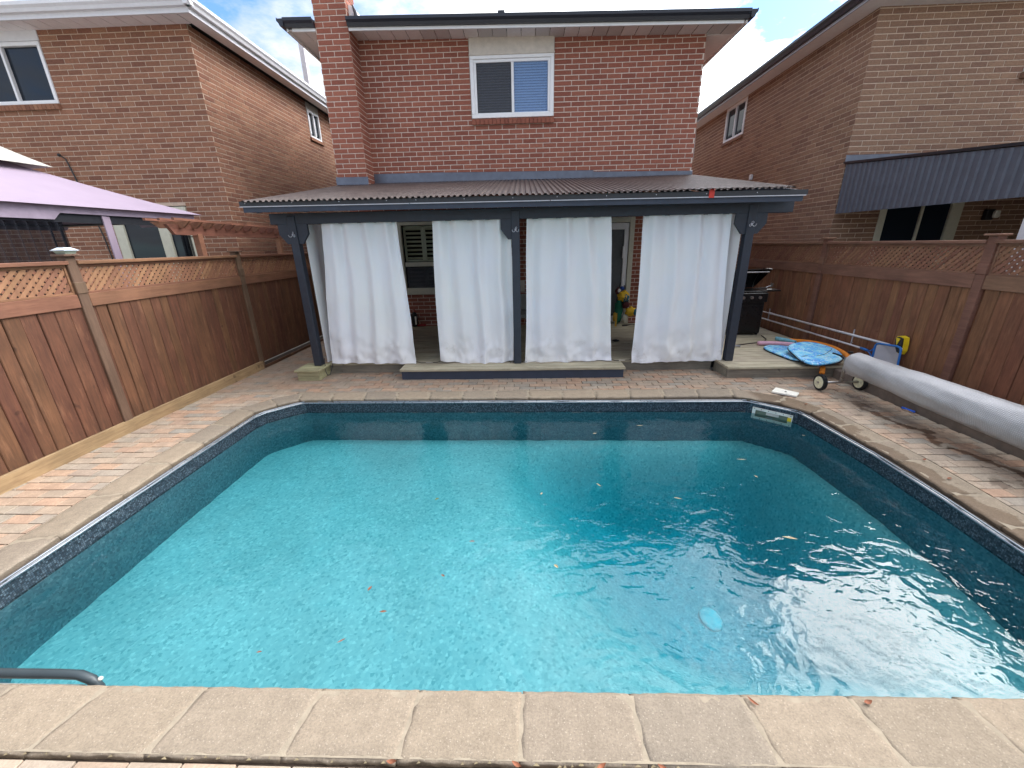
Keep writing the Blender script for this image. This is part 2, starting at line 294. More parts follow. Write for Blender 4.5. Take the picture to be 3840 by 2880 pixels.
def boardmat():
    n = NT('board_print'); v = n.coord('Object', (1, 1, 1)); a = n.noise(v, 4, 5, .6, 1.6); b = n.noise(v, 16, 5, .7, 2.5)
    c = n.ramp(a, [(.28, srgb(20, 96, 206)), (.42, srgb(50, 160, 240)), (.54, srgb(120, 212, 246)), (.66, srgb(196, 238, 250))])
    c = n.mix(n.ramp(b, [(.52, 0.), (.58, .9)]), c, srgb(214, 234, 250)); c = n.mix(n.ramp(n.noise(n.coord('Object', (1, 3, 1)), 3.2, 4, .6, 2), [(.63, 0.), (.66, .85)]), c, srgb(20, 50, 110))
    return n.fin(c, .4)
boardmat()
for nm, c_, kw in [('foam_black', (28, 30, 36), dict(rough=.7)), ('foam_pink', (226, 176, 196), dict(rough=.8)), ('foam_orange', (236, 140, 44), dict(rough=.8)), ('foam_blue', (126, 186, 204), dict(rough=.8)),
    ('plastic_blue', (30, 106, 180), dict(rough=.4)), ('plastic_bluer', (30, 100, 220), dict(rough=.4)), ('plastic_yellow', (238, 204, 40), dict(rough=.4)), ('plastic_black', (24, 24, 26), dict(rough=.45)), ('plastic_white', (236, 232, 220), dict(rough=.45)),
    ('wheel_cream', (226, 222, 190), dict(rough=.5, var=.18, scale=30)), ('rubber', (26, 26, 28), dict(rough=.8)), ('steel', (176, 172, 168), dict(rough=.3, metal=.85)), ('aluminium', (196, 192, 192), dict(rough=.35, metal=.45)), ('bead_metal', (146, 152, 160), dict(rough=.3, metal=.6)),
    ('grill_black', (20, 20, 22), dict(rough=.3)), ('red_tape', (214, 56, 40), dict(rough=.5)), ('canopy_lilac', (158, 141, 157), dict(rough=.85, var=.04, scale=3)), ('canopy_cream', (180, 176, 166), dict(rough=.85, var=.04)), ('valance_lilac', (150, 136, 152), dict(rough=.85)),
    ('net_black', (34, 36, 42), dict(rough=.9)), ('tube_black', (26, 26, 30), dict(rough=.5)), ('awning_navy', (84, 87, 98), dict(rough=.55, var=.12, scale=7, bump=.1)), ('leaf_brown', (140, 84, 56), dict(rough=.7, var=.3, scale=60)), ('leaf_tan', (176, 158, 122), dict(rough=.7, var=.2, scale=60)), ('leaf_green', (96, 110, 60), dict(rough=.7)),
    ('rail_grey', (58, 68, 72), dict(rough=.4)), ('cloth_green', (36, 110, 84), dict(rough=.9)), ('cloth_yellow', (236, 190, 56), dict(rough=.9)), ('cloth_blue', (40, 70, 140), dict(rough=.9)), ('cloth_maroon', (84, 36, 40), dict(rough=.9)), ('cloth_teal', (50, 110, 130), dict(rough=.9)), ('strap_yellow', (190, 150, 60), dict(rough=.9)), ('cushion_grey', (150, 150, 146), dict(rough=.9)), ('door_screen', (92, 96, 98), dict(rough=.6)), ('red_paint', (150, 30, 34), dict(rough=.5)),
    ('drain_cyan', (190, 244, 244), dict(rough=.5)), ('solar_glass', (150, 156, 140), dict(rough=.15)), ('solar_top', (205, 212, 220), dict(rough=.25)), ('bristle', (120, 116, 112), dict(rough=.6)), ('throat_grey', (112, 122, 104), dict(rough=.6)), ('pipe_white', (216, 206, 206), dict(rough=.5)), ('arbor_metal', (150, 140, 90), dict(rough=.5))]:
    plain(nm, srgb(*c_), **kw)
def netmat(name, col, alpha):
    n = NT(name); n.fin(col, .9, 0, .1); n.b.inputs['Alpha'].default_value = alpha
netmat('mosquito_net', srgb(30, 32, 38), .8); netmat('skimmer_net', srgb(214, 212, 216), .8)

# ------------------------------------------------------------------ mesh building
class MB:
    def __init__(s): s.v = []; s.f = []; s.t = []; s.uv = {}
    def add(s, vs_, fs, tint=0.):
        o = len(s.v); s.v += [tuple(v) for v in vs_]; s.f += [tuple(i+o for i in f) for f in fs]; s.t += [tint]*len(fs); return s
    def box(s, x0, x1, y0, y1, z0, z1, b=0., tint=0.):
        if b <= 0:
            return s.add([(x, y, z) for z in (z0, z1) for y in (y0, y1) for x in (x0, x1)], [(0, 2, 3, 1), (4, 5, 7, 6), (0, 1, 5, 4), (2, 6, 7, 3), (0, 4, 6, 2), (1, 3, 7, 5)], tint)
        c = Vector(((x0+x1)/2, (y0+y1)/2, (z0+z1)/2)); h = Vector((abs(x1-x0)/2, abs(y1-y0)/2, abs(z1-z0)/2)); b = min(b, min(h)*.9)
        V = []; idx = {}
        for sx in (-1, 1):
            for sy in (-1, 1):
                for sz in (-1, 1):
                    for a in range(3):
                        q = [h.x-b, h.y-b, h.z-b]; q[a] += b; idx[(sx, sy, sz, a)] = len(V)
                        V.append((c.x+sx*q[0], c.y+sy*q[1], c.z+sz*q[2]))
        F = []
        def sgn(a, s0, b_, s1, c_, s2):
            r = [0, 0, 0]; r[a] = s0; r[b_] = s1; r[c_] = s2; return tuple(r)
        for a in range(3):
            u, w = (a+1) % 3, (a+2) % 3
            for s0 in (-1, 1):
                q = [idx[sgn(a, s0, u, su, w, sw)+(a,)] for su, sw in ((-1, -1), (1, -1), (1, 1), (-1, 1))]
                F.append(tuple(q if s0 > 0 else q[::-1]))
            for su in (-1, 1):
                for sw in (-1, 1):
                    q = [idx[sgn(a, -1, u, su, w, sw)+(u,)], idx[sgn(a, 1, u, su, w, sw)+(u,)], idx[sgn(a, 1, u, su, w, sw)+(w,)], idx[sgn(a, -1, u, su, w, sw)+(w,)]]
                    F.append(tuple(q if su*sw < 0 else q[::-1]))
        for sx in (-1, 1):
            for sy in (-1, 1):
                for sz in (-1, 1):
                    q = [idx[(sx, sy, sz, a)] for a in range(3)]; F.append(tuple(q if sx*sy*sz > 0 else q[::-1]))
        return s.add(V, F, tint)
    def prism(s, poly, fn0, fn1, tint=0.):   # poly: list of 2d; fn maps 2d->3d at both ends
        n = len(poly); V = [fn0(p) for p in poly]+[fn1(p) for p in poly]
        return s.add(V, [tuple(range(n))[::-1], tuple(range(n, 2*n))]+[(i, (i+1) % n, n+(i+1) % n, n+i) for i in range(n)], tint)
    def tube(s, path, r, seg=10, cap=True, tint=0.):
        path = [Vector(p) for p in path]; n = len(path); rs = r if isinstance(r, (list, tuple)) else [r]*n; V = []; F = []
        up = None
        for i, p in enumerate(path):
            d = (path[min(i+1, n-1)]-path[max(i-1, 0)]).normalized()
            if up is None: up = d.orthogonal().normalized()
            up = (up-d*up.dot(d)).normalized(); w = d.cross(up)
            for k in range(seg): a = 2*math.pi*k/seg; V.append(p+(up*math.cos(a)+w*math.sin(a))*rs[i])
        for i in range(n-1):
            for k in range(seg): F.append((i*seg+k, i*seg+(k+1) % seg, (i+1)*seg+(k+1) % seg, (i+1)*seg+k))
        if cap: F.append(tuple(range(seg))[::-1]); F.append(tuple(range((n-1)*seg, n*seg)))
        return s.add(V, F, tint)
    def disc(s, c, ax, r, t, seg=24, tint=0.):
        c = Vector(c); ax = Vector(ax).normalized(); return s.tube([c-ax*t/2, c+ax*t/2], r, seg, True, tint)
    def grid(s, fn, nu, nv, tint=0., uvfn=None):
        o = len(s.v); fo = len(s.f)
        s.add([fn(i/nu, j/nv) for j in range(nv+1) for i in range(nu+1)], [(j*(nu+1)+i, j*(nu+1)+i+1, (j+1)*(nu+1)+i+1, (j+1)*(nu+1)+i) for j in range(nv) for i in range(nu)], tint)
        if uvfn:
            for j in range(nv+1):
                for i in range(nu+1): s.uv[o+j*(nu+1)+i] = uvfn(i/nu, j/nv)
        return s
    def sphere(s, c, r, nu=12, nv=8, nz=0., seed=0, tint=0.):
        c = Vector(c); r = Vector(r) if hasattr(r, '__len__') else Vector((r, r, r)); V = []
        for j in range(nv+1):
            th = math.pi*j/nv
            for i in range(nu):
                ph = 2*math.pi*i/nu; d = Vector((math.sin(th)*math.cos(ph), math.sin(th)*math.sin(ph), math.cos(th)))
                k = 1+nz*noise.noise(d*2.2+Vector((seed*3.1, seed, 0))); V.append(c+Vector((d.x*r.x, d.y*r.y, d.z*r.z))*k)
        return s.add(V, [(j*nu+i, (j+1)*nu+i, (j+1)*nu+(i+1) % nu, j*nu+(i+1) % nu) for j in range(nv) for i in range(nu)], tint)
    def mesh(s, name, mat, smooth=False):
        me = bpy.data.meshes.new(name); me.from_pydata(s.v, [], s.f)
        if mat: me.materials.append(MATS[mat])
        if any(s.t):
            a = me.attributes.new('tint', 'FLOAT', 'FACE'); a.data.foreach_set('value', s.t)
        if s.uv:
            u = me.uv_layers.new(name='UVMap')
            for l in me.loops: u.data[l.index].uv = s.uv.get(l.vertex_index, (0, 0))
        if smooth:
            me.polygons.foreach_set('use_smooth', [True]*len(me.polygons))
        me.update(); return me
    def build(s, name, mat, parent=None, smooth=False, **kw):
        return put(name, s.mesh(name, mat, smooth), parent, **kw)
def put(name, me, parent=None, loc=(0, 0, 0), rot=(0, 0, 0), scale=(1, 1, 1), **kw):
    o = bpy.data.objects.new(name, me); COL.objects.link(o); o.location = loc; o.rotation_euler = rot; o.scale = scale
    if parent:
        o.parent = parent
        pm = Matrix.Identity(4); p = parent
        o.matrix_parent_inverse = WM(parent).inverted()
    for k, v in kw.items(): o[k] = v
    return o
_wm = {}
def WM(o):
    m = Matrix.LocRotScale(o.location, o.rotation_euler, o.scale)
    if o.parent: return WM(o.parent) @ o.matrix_parent_inverse @ m
    return m
def thing(name, label, cat, loc=(0, 0, 0), group=None):
    o = bpy.data.objects.new(name, None); COL.objects.link(o); o.location = loc; o.empty_display_size = .1; o['label'] = label; o['category'] = cat
    if group: o['group'] = group
    return o
def tag(o, label, cat, group=None):
    o['label'] = label; o['category'] = cat
    if group: o['group'] = group
    return o
def struct(o): o['kind'] = 'structure'; return o
def proj(p):
    q = Vector(p)-CAMP; w = q.dot(cf)
    if w < .05: return None
    return (q.dot(cr)/w*14.024/36+.5, .5-q.dot(cu)/w*14.024/36*4/3, w)
def inframe(p, m=.02):
    q = proj(p); return q is not None and -m < q[0] < 1+m and -m < q[1] < 1+m
def sheet_hole(outer, hole, z):
    bm = bmesh.new(); ed = []
    for loop in (outer, hole):
        vs_ = [bm.verts.new((p[0], p[1], z)) for p in loop]
        ed += [bm.edges.new((vs_[i], vs_[(i+1) % len(vs_)])) for i in range(len(vs_))]
    bmesh.ops.triangle_fill(bm, edges=ed, use_beauty=True)
    for f in bm.faces:
        if f.normal.z < 0: f.normal_flip()
    bmesh.ops.recalc_face_normals(bm, faces=bm.faces)
    me = bpy.data.meshes.new('sheet'); bm.to_mesh(me); bm.free(); return me

# ------------------------------------------------------------------ brick walls
BL, BH, JT = .267, .085, .0135
def brick_shape(w, h, d=.006, b=.0025):
    # front at y=-d... front faces -Y, 18 tris
    m = MB(); x0, x1, z0, z1 = 0, w, 0, h
    V = [(x0, 0, z0), (x1, 0, z0), (x1, 0, z1), (x0, 0, z1), (x0, -d+b, z0), (x1, -d+b, z0), (x1, -d+b, z1), (x0, -d+b, z1), (x0+b, -d, z0+b), (x1-b, -d, z0+b), (x1-b, -d, z1-b), (x0+b, -d, z1-b)]
    F = [(8, 9, 10, 11)]+[(i, (i+1) % 4, 4+(i+1) % 4, 4+i) for i in range(4)]+[(4+i, 4+(i+1) % 4, 8+(i+1) % 4, 8+i) for i in range(4)]
    m.add(V, F); return m
FULL = brick_shape(BL-JT, BH-JT)
class BrickFace:
    """collects bricks of a house over several wall planes"""
    def __init__(s, house, mat, mortar):
        s.house = house; s.mat = mat; s.mortar = mortar; s.items = []   # (matrix, w, h)
    def wall(s, name, o, ux, width, z0, z1, holes=(), phase=0., thick=.12, zshift=0., trim=(0., 0.)):
        # o: (x,y) of u=0 ; ux: unit dir; outward normal = rotate(ux,-90): local -Y
        ang = math.atan2(ux[1], ux[0]); M = Matrix.Translation((o[0], o[1], 0)) @ Matrix.Rotation(ang, 4, 'Z')
        us = sorted({0, width, *[h[0] for h in holes], *[h[1] for h in holes]}); zs = sorted({z0, z1, *[max(z0, min(z1, h[2])) for h in holes], *[max(z0, min(z1, h[3])) for h in holes]})
        mb = MB()
        for i in range(len(us)-1):
            run = None
            for k in range(len(zs)-1):
                cu_, cz = (us[i]+us[i+1])/2, (zs[k]+zs[k+1])/2
                if any(h[0] < cu_ < h[1] and h[2] < cz < h[3] for h in holes): continue
                b = MB(); b.box(max(us[i], trim[0]), min(us[i+1], width-trim[1]), 0, thick, zs[k], zs[k+1])
                mb.add([M @ Vector(v) for v in b.v], b.f)
        wobj = mb.build(name, s.mortar, s.house)
        k = 0; z = z0+JT
        n0 = int(math.floor((z0-zshift)/BH))
        for n in range(n0, int((z1-zshift)/BH)+1):
            zz = n*BH+zshift
            if zz < z0-.02 or zz+BH-JT > z1+.06: continue
            off = (0 if n % 2 else BL*.5)+phase*BL
            q = int(math.floor(-off/BL))-1; row = []
            while True:
                a = q*BL+off; q += 1
                if a > width: break
                b_ = a+BL-JT; a = max(a, 0); b_ = min(b_, width)
                if b_-a < .02: continue
                segs = [(a, b_)]
                for h in holes:
                    if zz+BH-JT > h[2]+.01 and zz < h[3]-.01:
                        ns = []
                        for (p, r_) in segs:
                            if r_ <= h[0] or p >= h[1]: ns.append((p, r_)); continue
                            if p < h[0]: ns.append((p, h[0]-.004))
                            if r_ > h[1]: ns.append((h[1]+.004, r_))
                        segs = ns
                row += segs
            mg = []
            for p, r_ in sorted(row):
                if mg and p-mg[-1][1] < JT+.003 and (r_-p < .07 or mg[-1][1]-mg[-1][0] < .07): mg[-1] = (mg[-1][0], r_)
                else: mg.append((p, r_))
            for p, r_ in mg:
                    if p < .001: p -= .0035
                    if r_ > width-.001: r_ += .0035
                    if r_-p > .03: s.items.append((M @ Matrix.Translation((p, random.uniform(-.0012, .0012), zz+random.uniform(-.001, .001))), r_-p, wobj))
        return wobj
    def finish(s, maxn=300, occl=None):
        fw = BL-JT
        def score(it):
            p = it[0] @ Vector((it[1]/2, -.02, BH/2)); nrm = it[0].to_3x3() @ Vector((0, -1, 0))
            if not inframe(p, 0) or (CAMP-p).dot(nrm) <= 0 or (occl and occl(p)): return 0
            d = CAMP-p; return it[1]*d.normalized().dot(nrm)/d.length_squared
        sc = sorted(range(len(s.items)), key=lambda i: -score(s.items[i])); top = set(i for i in sc[:maxn] if score(s.items[i]) > 0)
        me = FULL.mesh('brick', s.mat); mb = {}
        for i, (M, w, wo) in enumerate(s.items):
            if i in top:
                o = bpy.data.objects.new('brick', me); COL.objects.link(o); o.parent = wo; o.matrix_world = M @ Matrix.Diagonal((w/fw, 1, 1, 1)); o.matrix_basis = M @ Matrix.Diagonal((w/fw, 1, 1, 1))
            else:
                p = M @ Vector((w/2, 0, .03))
                t = random.random(); k = w/fw
                mb.setdefault(wo.name, (wo, MB()))[1].add([M @ Vector((v[0]*k, v[1], v[2])) for v in FULL.v], FULL.f, t+.0001)
        for wo, m in mb.values():
            m.build('brickwork', s.mat, wo, kind='stuff')
def win_unit(house, name, o, ux, u0, u1, z0, z1, frame=.05, mull=None, mat='vinyl_white', glass=('glass_dark', 'glass_dark'), depth=.03, blinds=None, proud=.012, label=None, dark=True):
    """window in a wall opening. local: x along wall, -y outward"""
    ang = math.atan2(ux[1], ux[0]); M = Matrix.Translation((o[0], o[1], 0)) @ Matrix.Rotation(ang, 4, 'Z')
    def bl(mb): mb.v = [tuple(M @ Vector(v)) for v in mb.v]; return mb
    f = MB(); f.box(u0, u1, -proud, .06, z0, z0+frame, .006); f.box(u0, u1, -proud, .06, z1-frame, z1, .006)
    f.box(u0, u0+frame, -proud, .06, z0+frame, z1-frame, .006); f.box(u1-frame, u1, -proud, .06, z0+frame, z1-frame, .006)
    w = bl(f).build('window', mat, house)
    if label: w['label'] = label
    ms = sorted(mull or []); ed = [u0+frame]+ms+[u1-frame]
    for m_ in ms: bl(MB().box(m_-.022, m_+.022, -proud+.003, .055, z0+frame, z1-frame, .005)).build('mullion', mat, w)
    for i in range(len(ed)-1):
        a = ed[i]+(.022 if i else 0); b = ed[i+1]-(.022 if i < len(ed)-2 else 0)
        bl(MB().box(a, b, depth, depth+.006, z0+frame, z1-frame)).build('pane', glass[i % len(glass)], w)
    if dark: bl(MB().box(u0, u1, .28, .30, z0-.1, z1+.1)).build('interior', 'room_dark', w)
    return w, M

# ---- main house
SL = -.0175
def zof(x): return SL*x
house = thing('brick_house', 'red brick two storey house with black gutter and brick chimney behind the porch', 'house', (0, 9.04, 0))
bf = BrickFace(house, 'brick_red', 'mortar_grey')
XA, XB = -3.66, 3.35
W = lambda x: x-XA
holes = [(W(-.998), W(.595), 4.19, 5.60), (W(-2.70), W(-1.0), .87, 2.40), (W(.72), W(2.31), .16, 2.36)]
bf.wall('wall', (XA, 9.04), (1, 0), XB-XA, .1, 5.58, holes, phase=.2, zshift=.03)
bf.wall('wall', (XB, 9.04), (0, 1), 9., .1, 5.5, (), zshift=.03, trim=(.12, 0))
MB().box(XA, XB, 9.5, 18, 0, 5.3).build('inner_wall', 'room_dark', house)
# chimney
CX0, CX1, CY0 = -3.637, -3.06, 8.60
ch = MB().box(CX0+.02, CX1-.02, CY0+.02, 9.04, 2.9, 7.2).build('chimney', 'mortar_grey', house)
class CH(BrickFace): pass
cb = CH(house, 'brick_red', 'mortar_grey')
cb.wall('chimney_wall', (CX0, CY0), (1, 0), CX1-CX0, 2.9, 7.2, phase=.55, thick=.015, zshift=.03)
cb.wall('chimney_wall', (CX1, CY0), (0, 1), .44, 2.9, 7.2, phase=.1, thick=.015, zshift=.03, trim=(.015, 0))
bf.items += cb.items
bf.finish(300, lambda p: p.y < 9.2 and p.z < 3.15 and p.z > 0 and p.y > 9.0 and not (abs(p.x) < 0))
# roof (hip), gutter, soffit
EX0, EX1, EY = -4.16, 3.86, 8.60
rb = MB(); zt = 5.60
rb.add([(EX0, EY, zt+zof(EX0)), (EX1, EY, zt+zof(EX1)), (EX1, 18.4, zt+zof(EX1)), (EX0, 18.4, zt+zof(EX0)), (-.15, 12.6, zt+1.25), (-.15, 14.4, zt+1.25)], [(0, 1, 4), (1, 2, 5, 4), (2, 3, 5), (3, 0, 4, 5), (3, 2, 1, 0)])
rb.build('roof', 'shingle', house)
def gutter(p0, p1, nrm, h, mat, parent, d=.11, name='gutter'):
    # K profile swept between two points; nrm outward
    p0, p1, nrm = Vector(p0), Vector(p1), Vector(nrm); prof = [(0, 0), (d*.55, 0), (d*.72, h*.35), (d, h*.62), (d, h), (d-.012, h), (d-.012, h*.9), (0, h*.9)]
    m = MB(); m.prism(prof, lambda q: p0+nrm*q[0]+Vector((0, 0, q[1])), lambda q: p1+nrm*q[0]+Vector((0, 0, q[1]))); return m.build(name, mat, parent)
for a, b in ((EX0, CX0-.01), (CX1+.01, EX1)):
    gutter((a, EY, 5.485+zof(a)), (b, EY, 5.485+zof(b)), (0, -1, 0), .12, 'gutter_black', house)
    m = MB(); m.prism([(0, 0), (.03, 0), (.03, .045), (0, .045)], lambda q: Vector((a+.1 if a < -4 else a, EY-.005+q[0], 5.44+zof(a)+q[1])), lambda q: Vector((b-(.06 if b > 3 else 0), EY-.005+q[0], 5.44+zof(b)+q[1]))); m.build('fascia', 'vinyl_white', house)
gutter((EX1, EY-.1, 5.485+zof(EX1)), (EX1, 18.4, 5.485+zof(EX1)), (1, 0, 0), .12, 'gutter_black', house)
gutter((EX0, 18.4, 5.485+zof(EX0)), (EX0, EY-.1, 5.485+zof(EX0)), (-1, 0, 0), .12, 'gutter_black', house)
MB().box(EX1-.03, EX1, EY, 18.4, 5.44+zof(EX1), 5.485+zof(EX1)).build('fascia', 'vinyl_white', house)
MB().box(EX0, EX0+.03, EY, 18.4, 5.44+zof(EX0), 5.485+zof(EX0)).build('fascia', 'vinyl_white', house)
x = EX0+.02; k = 0
sp = MB().box(0, .248, 0, .45, 0, .012, .004)
pm = {m_: sp.mesh('soffit_panel', m_) for m_ in ('soffit_white', 'soffit_vent')}
while x < EX1-.1:
    if not (CX0-.05 < x+.12 < CX1+.05):
        put('soffit_panel', pm['soffit_vent' if k % 4 in (1, 2) and k > 6 else 'soffit_white'], house, (x, EY+.02, 5.47+zof(x)))
    x += .258; k += 1
MB().box(EX0+.02, XA, 9.06, 18.3, 5.47+zof(EX0), 5.482+zof(EX0)).build('soffit', 'soffit_white', house)
MB().box(XB+.02, EX1-.02, 9.06, 18.3, 5.47+zof(EX1), 5.482+zof(EX1)).build('soffit', 'soffit_white', house)
MB().box(-.42, -.30, 8.62, 8.74, 5.60, 5.71, .01).build('roof_vent', 'gutter_black', house)
m = MB(); m.prism([(0, 0), (.16, 0), (.16, .02), (.10, .26), (0, .30)], lambda q: (CX1+.005+q[0], 8.72, 5.62+q[1]), lambda q: (CX1+.005+q[0], 8.98, 5.62+q[1])); m.build('chimney_flashing', 'vinyl_white', house)
m = MB(); m.tube([(CX1+.12, 8.68, 5.60), (CX1+.15, 8.68, 5.72), (CX1+.13, 8.69, 5.80), (CX1+.09, 8.70, 5.90)], [.045, .04, .03, .012], 8); m.build('downspout_elbow', 'gutter_black', house)
# flashing above the porch roof
def strip(p0, p1, h0, h1, mat, name, parent, out=.02):
    m = MB(); (x0, y0, z0), (x1, y1, z1) = p0, p1
    m.add([(x0, y0, z0), (x1, y1, z1), (x1, y1, z1+h1), (x0, y0, z0+h0), (x0, y0+out, z0+h0+.01), (x1, y1+out, z1+h1+.01), (x0, y0-.03, z0-.012), (x1, y1-.03, z1-.012)], [(0, 1, 2, 3), (3, 2, 5, 4), (6, 7, 1, 0)]); return m.build(name, mat, parent)
strip((-3.05, 9.0, 3.13), (-1.6, 9.0, 3.125), .16, .16, 'flashing', 'flashing', house)
strip((-1.62, 8.995, 3.125), (1.4, 8.995, 3.12), .155, .125, 'flashing', 'flashing', house)
strip((1.38, 8.99, 3.12), (3.36, 8.99, 3.11), .10, .075, 'flashing', 'flashing', house)
strip((CX0-.03, CY0-.02, 3.06), (CX1+.03, CY0-.02, 3.055), .125, .125, 'flashing', 'flashing', house)
# upper window
w, M = win_unit(house, 'window', (0, 9.04), (1, 0), -.99, .59, 4.21, 5.23, .07, None, proud=.03, depth=.05, glass=('room_dark',), label='upper sliding window with a venetian blind on its right half')
for c in list(w.children): bpy.data.objects.remove(c)
fr = MB()
for a, b, c, d in ((-.92, .52, 4.25, 4.30), (-.92, .52, 5.11, 5.16)): fr.box(a, b, 9.03, 9.09, c, d, .006)
for a, b in ((-.92, -.875), (-.215, -.165), (.475, .52)): fr.box(a, b, 9.025, 9.09, 4.30, 5.11, .006)
fr.build('frame', 'vinyl_white', w)
MB().box(-.875, -.215, 9.05, 9.056, 4.28, 5.12).build('insect_screen', 'glass_screen', w)
MB().box(-.165, .475, 9.05, 9.056, 4.28, 5.12).build('pane', 'glass_sky_tint', w)
MB().box(-.95, .56, 9.4, 9.42, 4.1, 5.3).build('interior', 'room_dark', w)
slat = MB().box(-.63, .63, -.012, .012, -.001, .001).mesh('blind_slat', 'blind_white')
for i in range(19):
    put('blind_slat', slat, w, (.155, 9.10, 4.32+i*.0435), (R(62), 0, 0), (.5, 1.7, 1))
for i in range(19):
    put('blind_slat', slat, w, (-.545, 9.10, 4.32+i*.0435), (R(62), 0, 0), (.5, 1.4, 1))
MB().box(-.06, -.056, 9.085, 9.088, 4.3, 5.1).box(.33, .334, 9.085, 9.088, 4.3, 5.1).build('ladder_tape', 'blind_white', w)
MB().box(-.99, .59, 9.0, 9.06, 5.235, 5.56, .004).box(-1.0, .6, 8.99, 9.03, 5.215, 5.24, .004).build('window_header', 'trim_beige', house)
sb = MB().box(-.0365, .0365, -.05, .05, -.05, .043, .003).mesh('sill_brick', 'brick_red')
for i in range(20): put('sill_brick', sb, house, (-.955+i*.0797, 9.03, 4.155), (R(8), 0, 0))
# lower window with shutters
w = MB()
w.box(-2.70, -2.62, 9.0, 9.07, .93, 2.385, .006).box(-1.08, -1.0, 9.0, 9.07, .93, 2.385, .006).box(-2.62, -1.08, 9.0, 9.07, 2.31, 2.385, .006).box(-2.62, -1.08, 9.0, 9.07, .93, 1.01, .006).box(-2.60, -1.10, 9.01, 9.07, 1.47, 1.56, .006).box(-2.72, -.98, 8.97, 9.08, .87, .93, .006)
w = w.build('window', 'trim_cream', house, label='ground floor window with louvred shutters inside, seen between two curtains')
MB().box(-2.6, -1.1, 9.055, 9.06, 1.0, 1.48).build('pane', 'glass_screen', w); MB().box(-2.7, -1.0, 9.5, 9.52, .8, 2.5).build('interior', 'room_dark', w)
sh = MB()
for zz0, zz1 in ((1.57, 2.30), (1.02, 1.46)):
    for a in (-2.60, -2.22, -2.17, -1.79, -1.74, -1.36): sh.box(a, a+.045, 9.09, 9.115, zz0, zz1, .004)
    sh.box(-2.6, -1.3, 9.09, 9.115, zz0, zz0+.04, .004).box(-2.6, -1.3, 9.09, 9.115, zz1-.04, zz1, .004)
sh.build('shutter_frame', 'shutter_sage', w)
lv = MB().box(-.17, .17, -.032, .032, -.004, .004, .002).mesh('louvre', 'shutter_sage')
for zz0, zz1 in ((1.57, 2.30), (1.02, 1.46)):
    nn = int((zz1-zz0-.08)/.085)
    for c in (-2.385, -1.955, -1.525):
        for i in range(nn+1):
            if c < -1.6: put('louvre', lv, w, (c, 9.105, zz0+.07+i*.085), (R(-38), 0, 0))
# patio door
d = MB(); d.box(2.21, 2.31, 9.0, 9.08, .16, 2.36, .006).box(.72, .82, 9.0, 9.08, .16, 2.36, .006).box(.82, 2.21, 9.0, 9.08, 2.27, 2.36, .006).box(.82, 2.21, 9.02, 9.08, .16, .2, .004)
d = d.build('patio_door', 'trim_cream', house, label='cream framed patio door with grey screen')
MB().box(2.11, 2.20, 9.02, 9.07, .2, 2.26, .005).box(.83, .93, 9.02, 9.07, .2, 2.26, .005).box(.93, 2.11, 9.02, 9.07, 2.13, 2.26, .005).box(.93, 2.11, 9.02, 9.07, .2, .32, .005).build('door_frame', 'vinyl_white', d)
MB().box(.93, 2.11, 9.045, 9.05, .32, 2.13).build('pane', 'door_screen', d)
MB().box(2.085, 2.12, 8.985, 9.02, 1.55, 1.80, .006).build('handle', 'vinyl_white', d)

# ---- left house
lh = thing('brick_house', 'brown brick neighbouring house with white eaves on the left', 'house', (-5.8, 8.39, 0))
LX, LY = -5.80, 8.39
lb = BrickFace(lh, 'brick_rose', 'mortar_tan')
lb.wall('wall', (-14.0, LY), (1, 0), 14+LX, 0, 5.62, [(14-10.1, 14-8.515, 4.45, 5.62), (14-8.27, 14-6.66, .2, 2.74)], phase=.35)
lb.wall('wall', (LX, LY), (0, 1), 11.0, 0, 5.60, [(12.33-LY, 13.0-LY, 4.76, 5.62)], phase=.1, trim=(.12, 0))
lb.finish(300, lambda p: p.z < 2.3)
MB().box(-13.8, LX-.4, 8.9, 19, 0, 5.4).build('inner_wall', 'room_dark', lh)
ez = 5.60; ex, ey = -5.42, 7.97
rb = MB(); rb.add([(-14.5, ey, ez+.06), (ex, ey, ez+.06), (ex, 20, ez+.06), (-14.5, 20, ez+.06), (-10, 12.2, ez+1.4), (-10, 15.8, ez+1.4)], [(0, 1, 4), (1, 2, 5, 4), (2, 3, 5), (3, 0, 4, 5), (3, 2, 1, 0)]); rb.build('roof', 'shingle', lh)
gutter((-14.5, ey, ez+.03), (ex+.1, ey, ez+.03), (0, -1, 0), .12, 'gutter_white', lh)
gutter((ex, ey-.1, ez+.03), (ex, 20, ez+.03), (1, 0, 0), .12, 'gutter_white', lh)
MB().box(-14.5, ex, ey, ey+.03, ez-.04, ez+.04).box(ex-.03, ex, ey+.03, 20, ez-.04, ez+.04).build('fascia', 'gutter_white', lh)
sp2 = MB().box(0, .256, 0, .40, 0, .012, .003).mesh('soffit_panel', 'soffit_white')
for i in range(18): put('soffit_panel', sp2, lh, (LX-.0-.268*(i+1)+.1, ey+.025, ez-.005))
MB().box(LX-.165+.27, ex-.03, ey+.025, 20, ez-.005, ez+.007).build('soffit', 'soffit_white', lh)
w, M = win_unit(lh, 'window', (0, LY), (1, 0), -10.05, -8.52, 4.50, 5.44, .06, [-9.27], depth=.04, proud=.02, label='wide sliding window under the eaves at the photo\'s left edge')
MB().box(-10.05, -8.5, LY-.02, LY+.05, 5.445, 5.60, .004).build('window_header', 'gutter_white', lh)
sbl = MB().box(-.0365, .0365, -.05, .05, -.045, .04, .003).mesh('sill_brick', 'brick_rose')
for i in range(20): put('sill_brick', sbl, lh, (-8.545-i*.079, LY-.01, 4.455), (R(8), 0, 0))
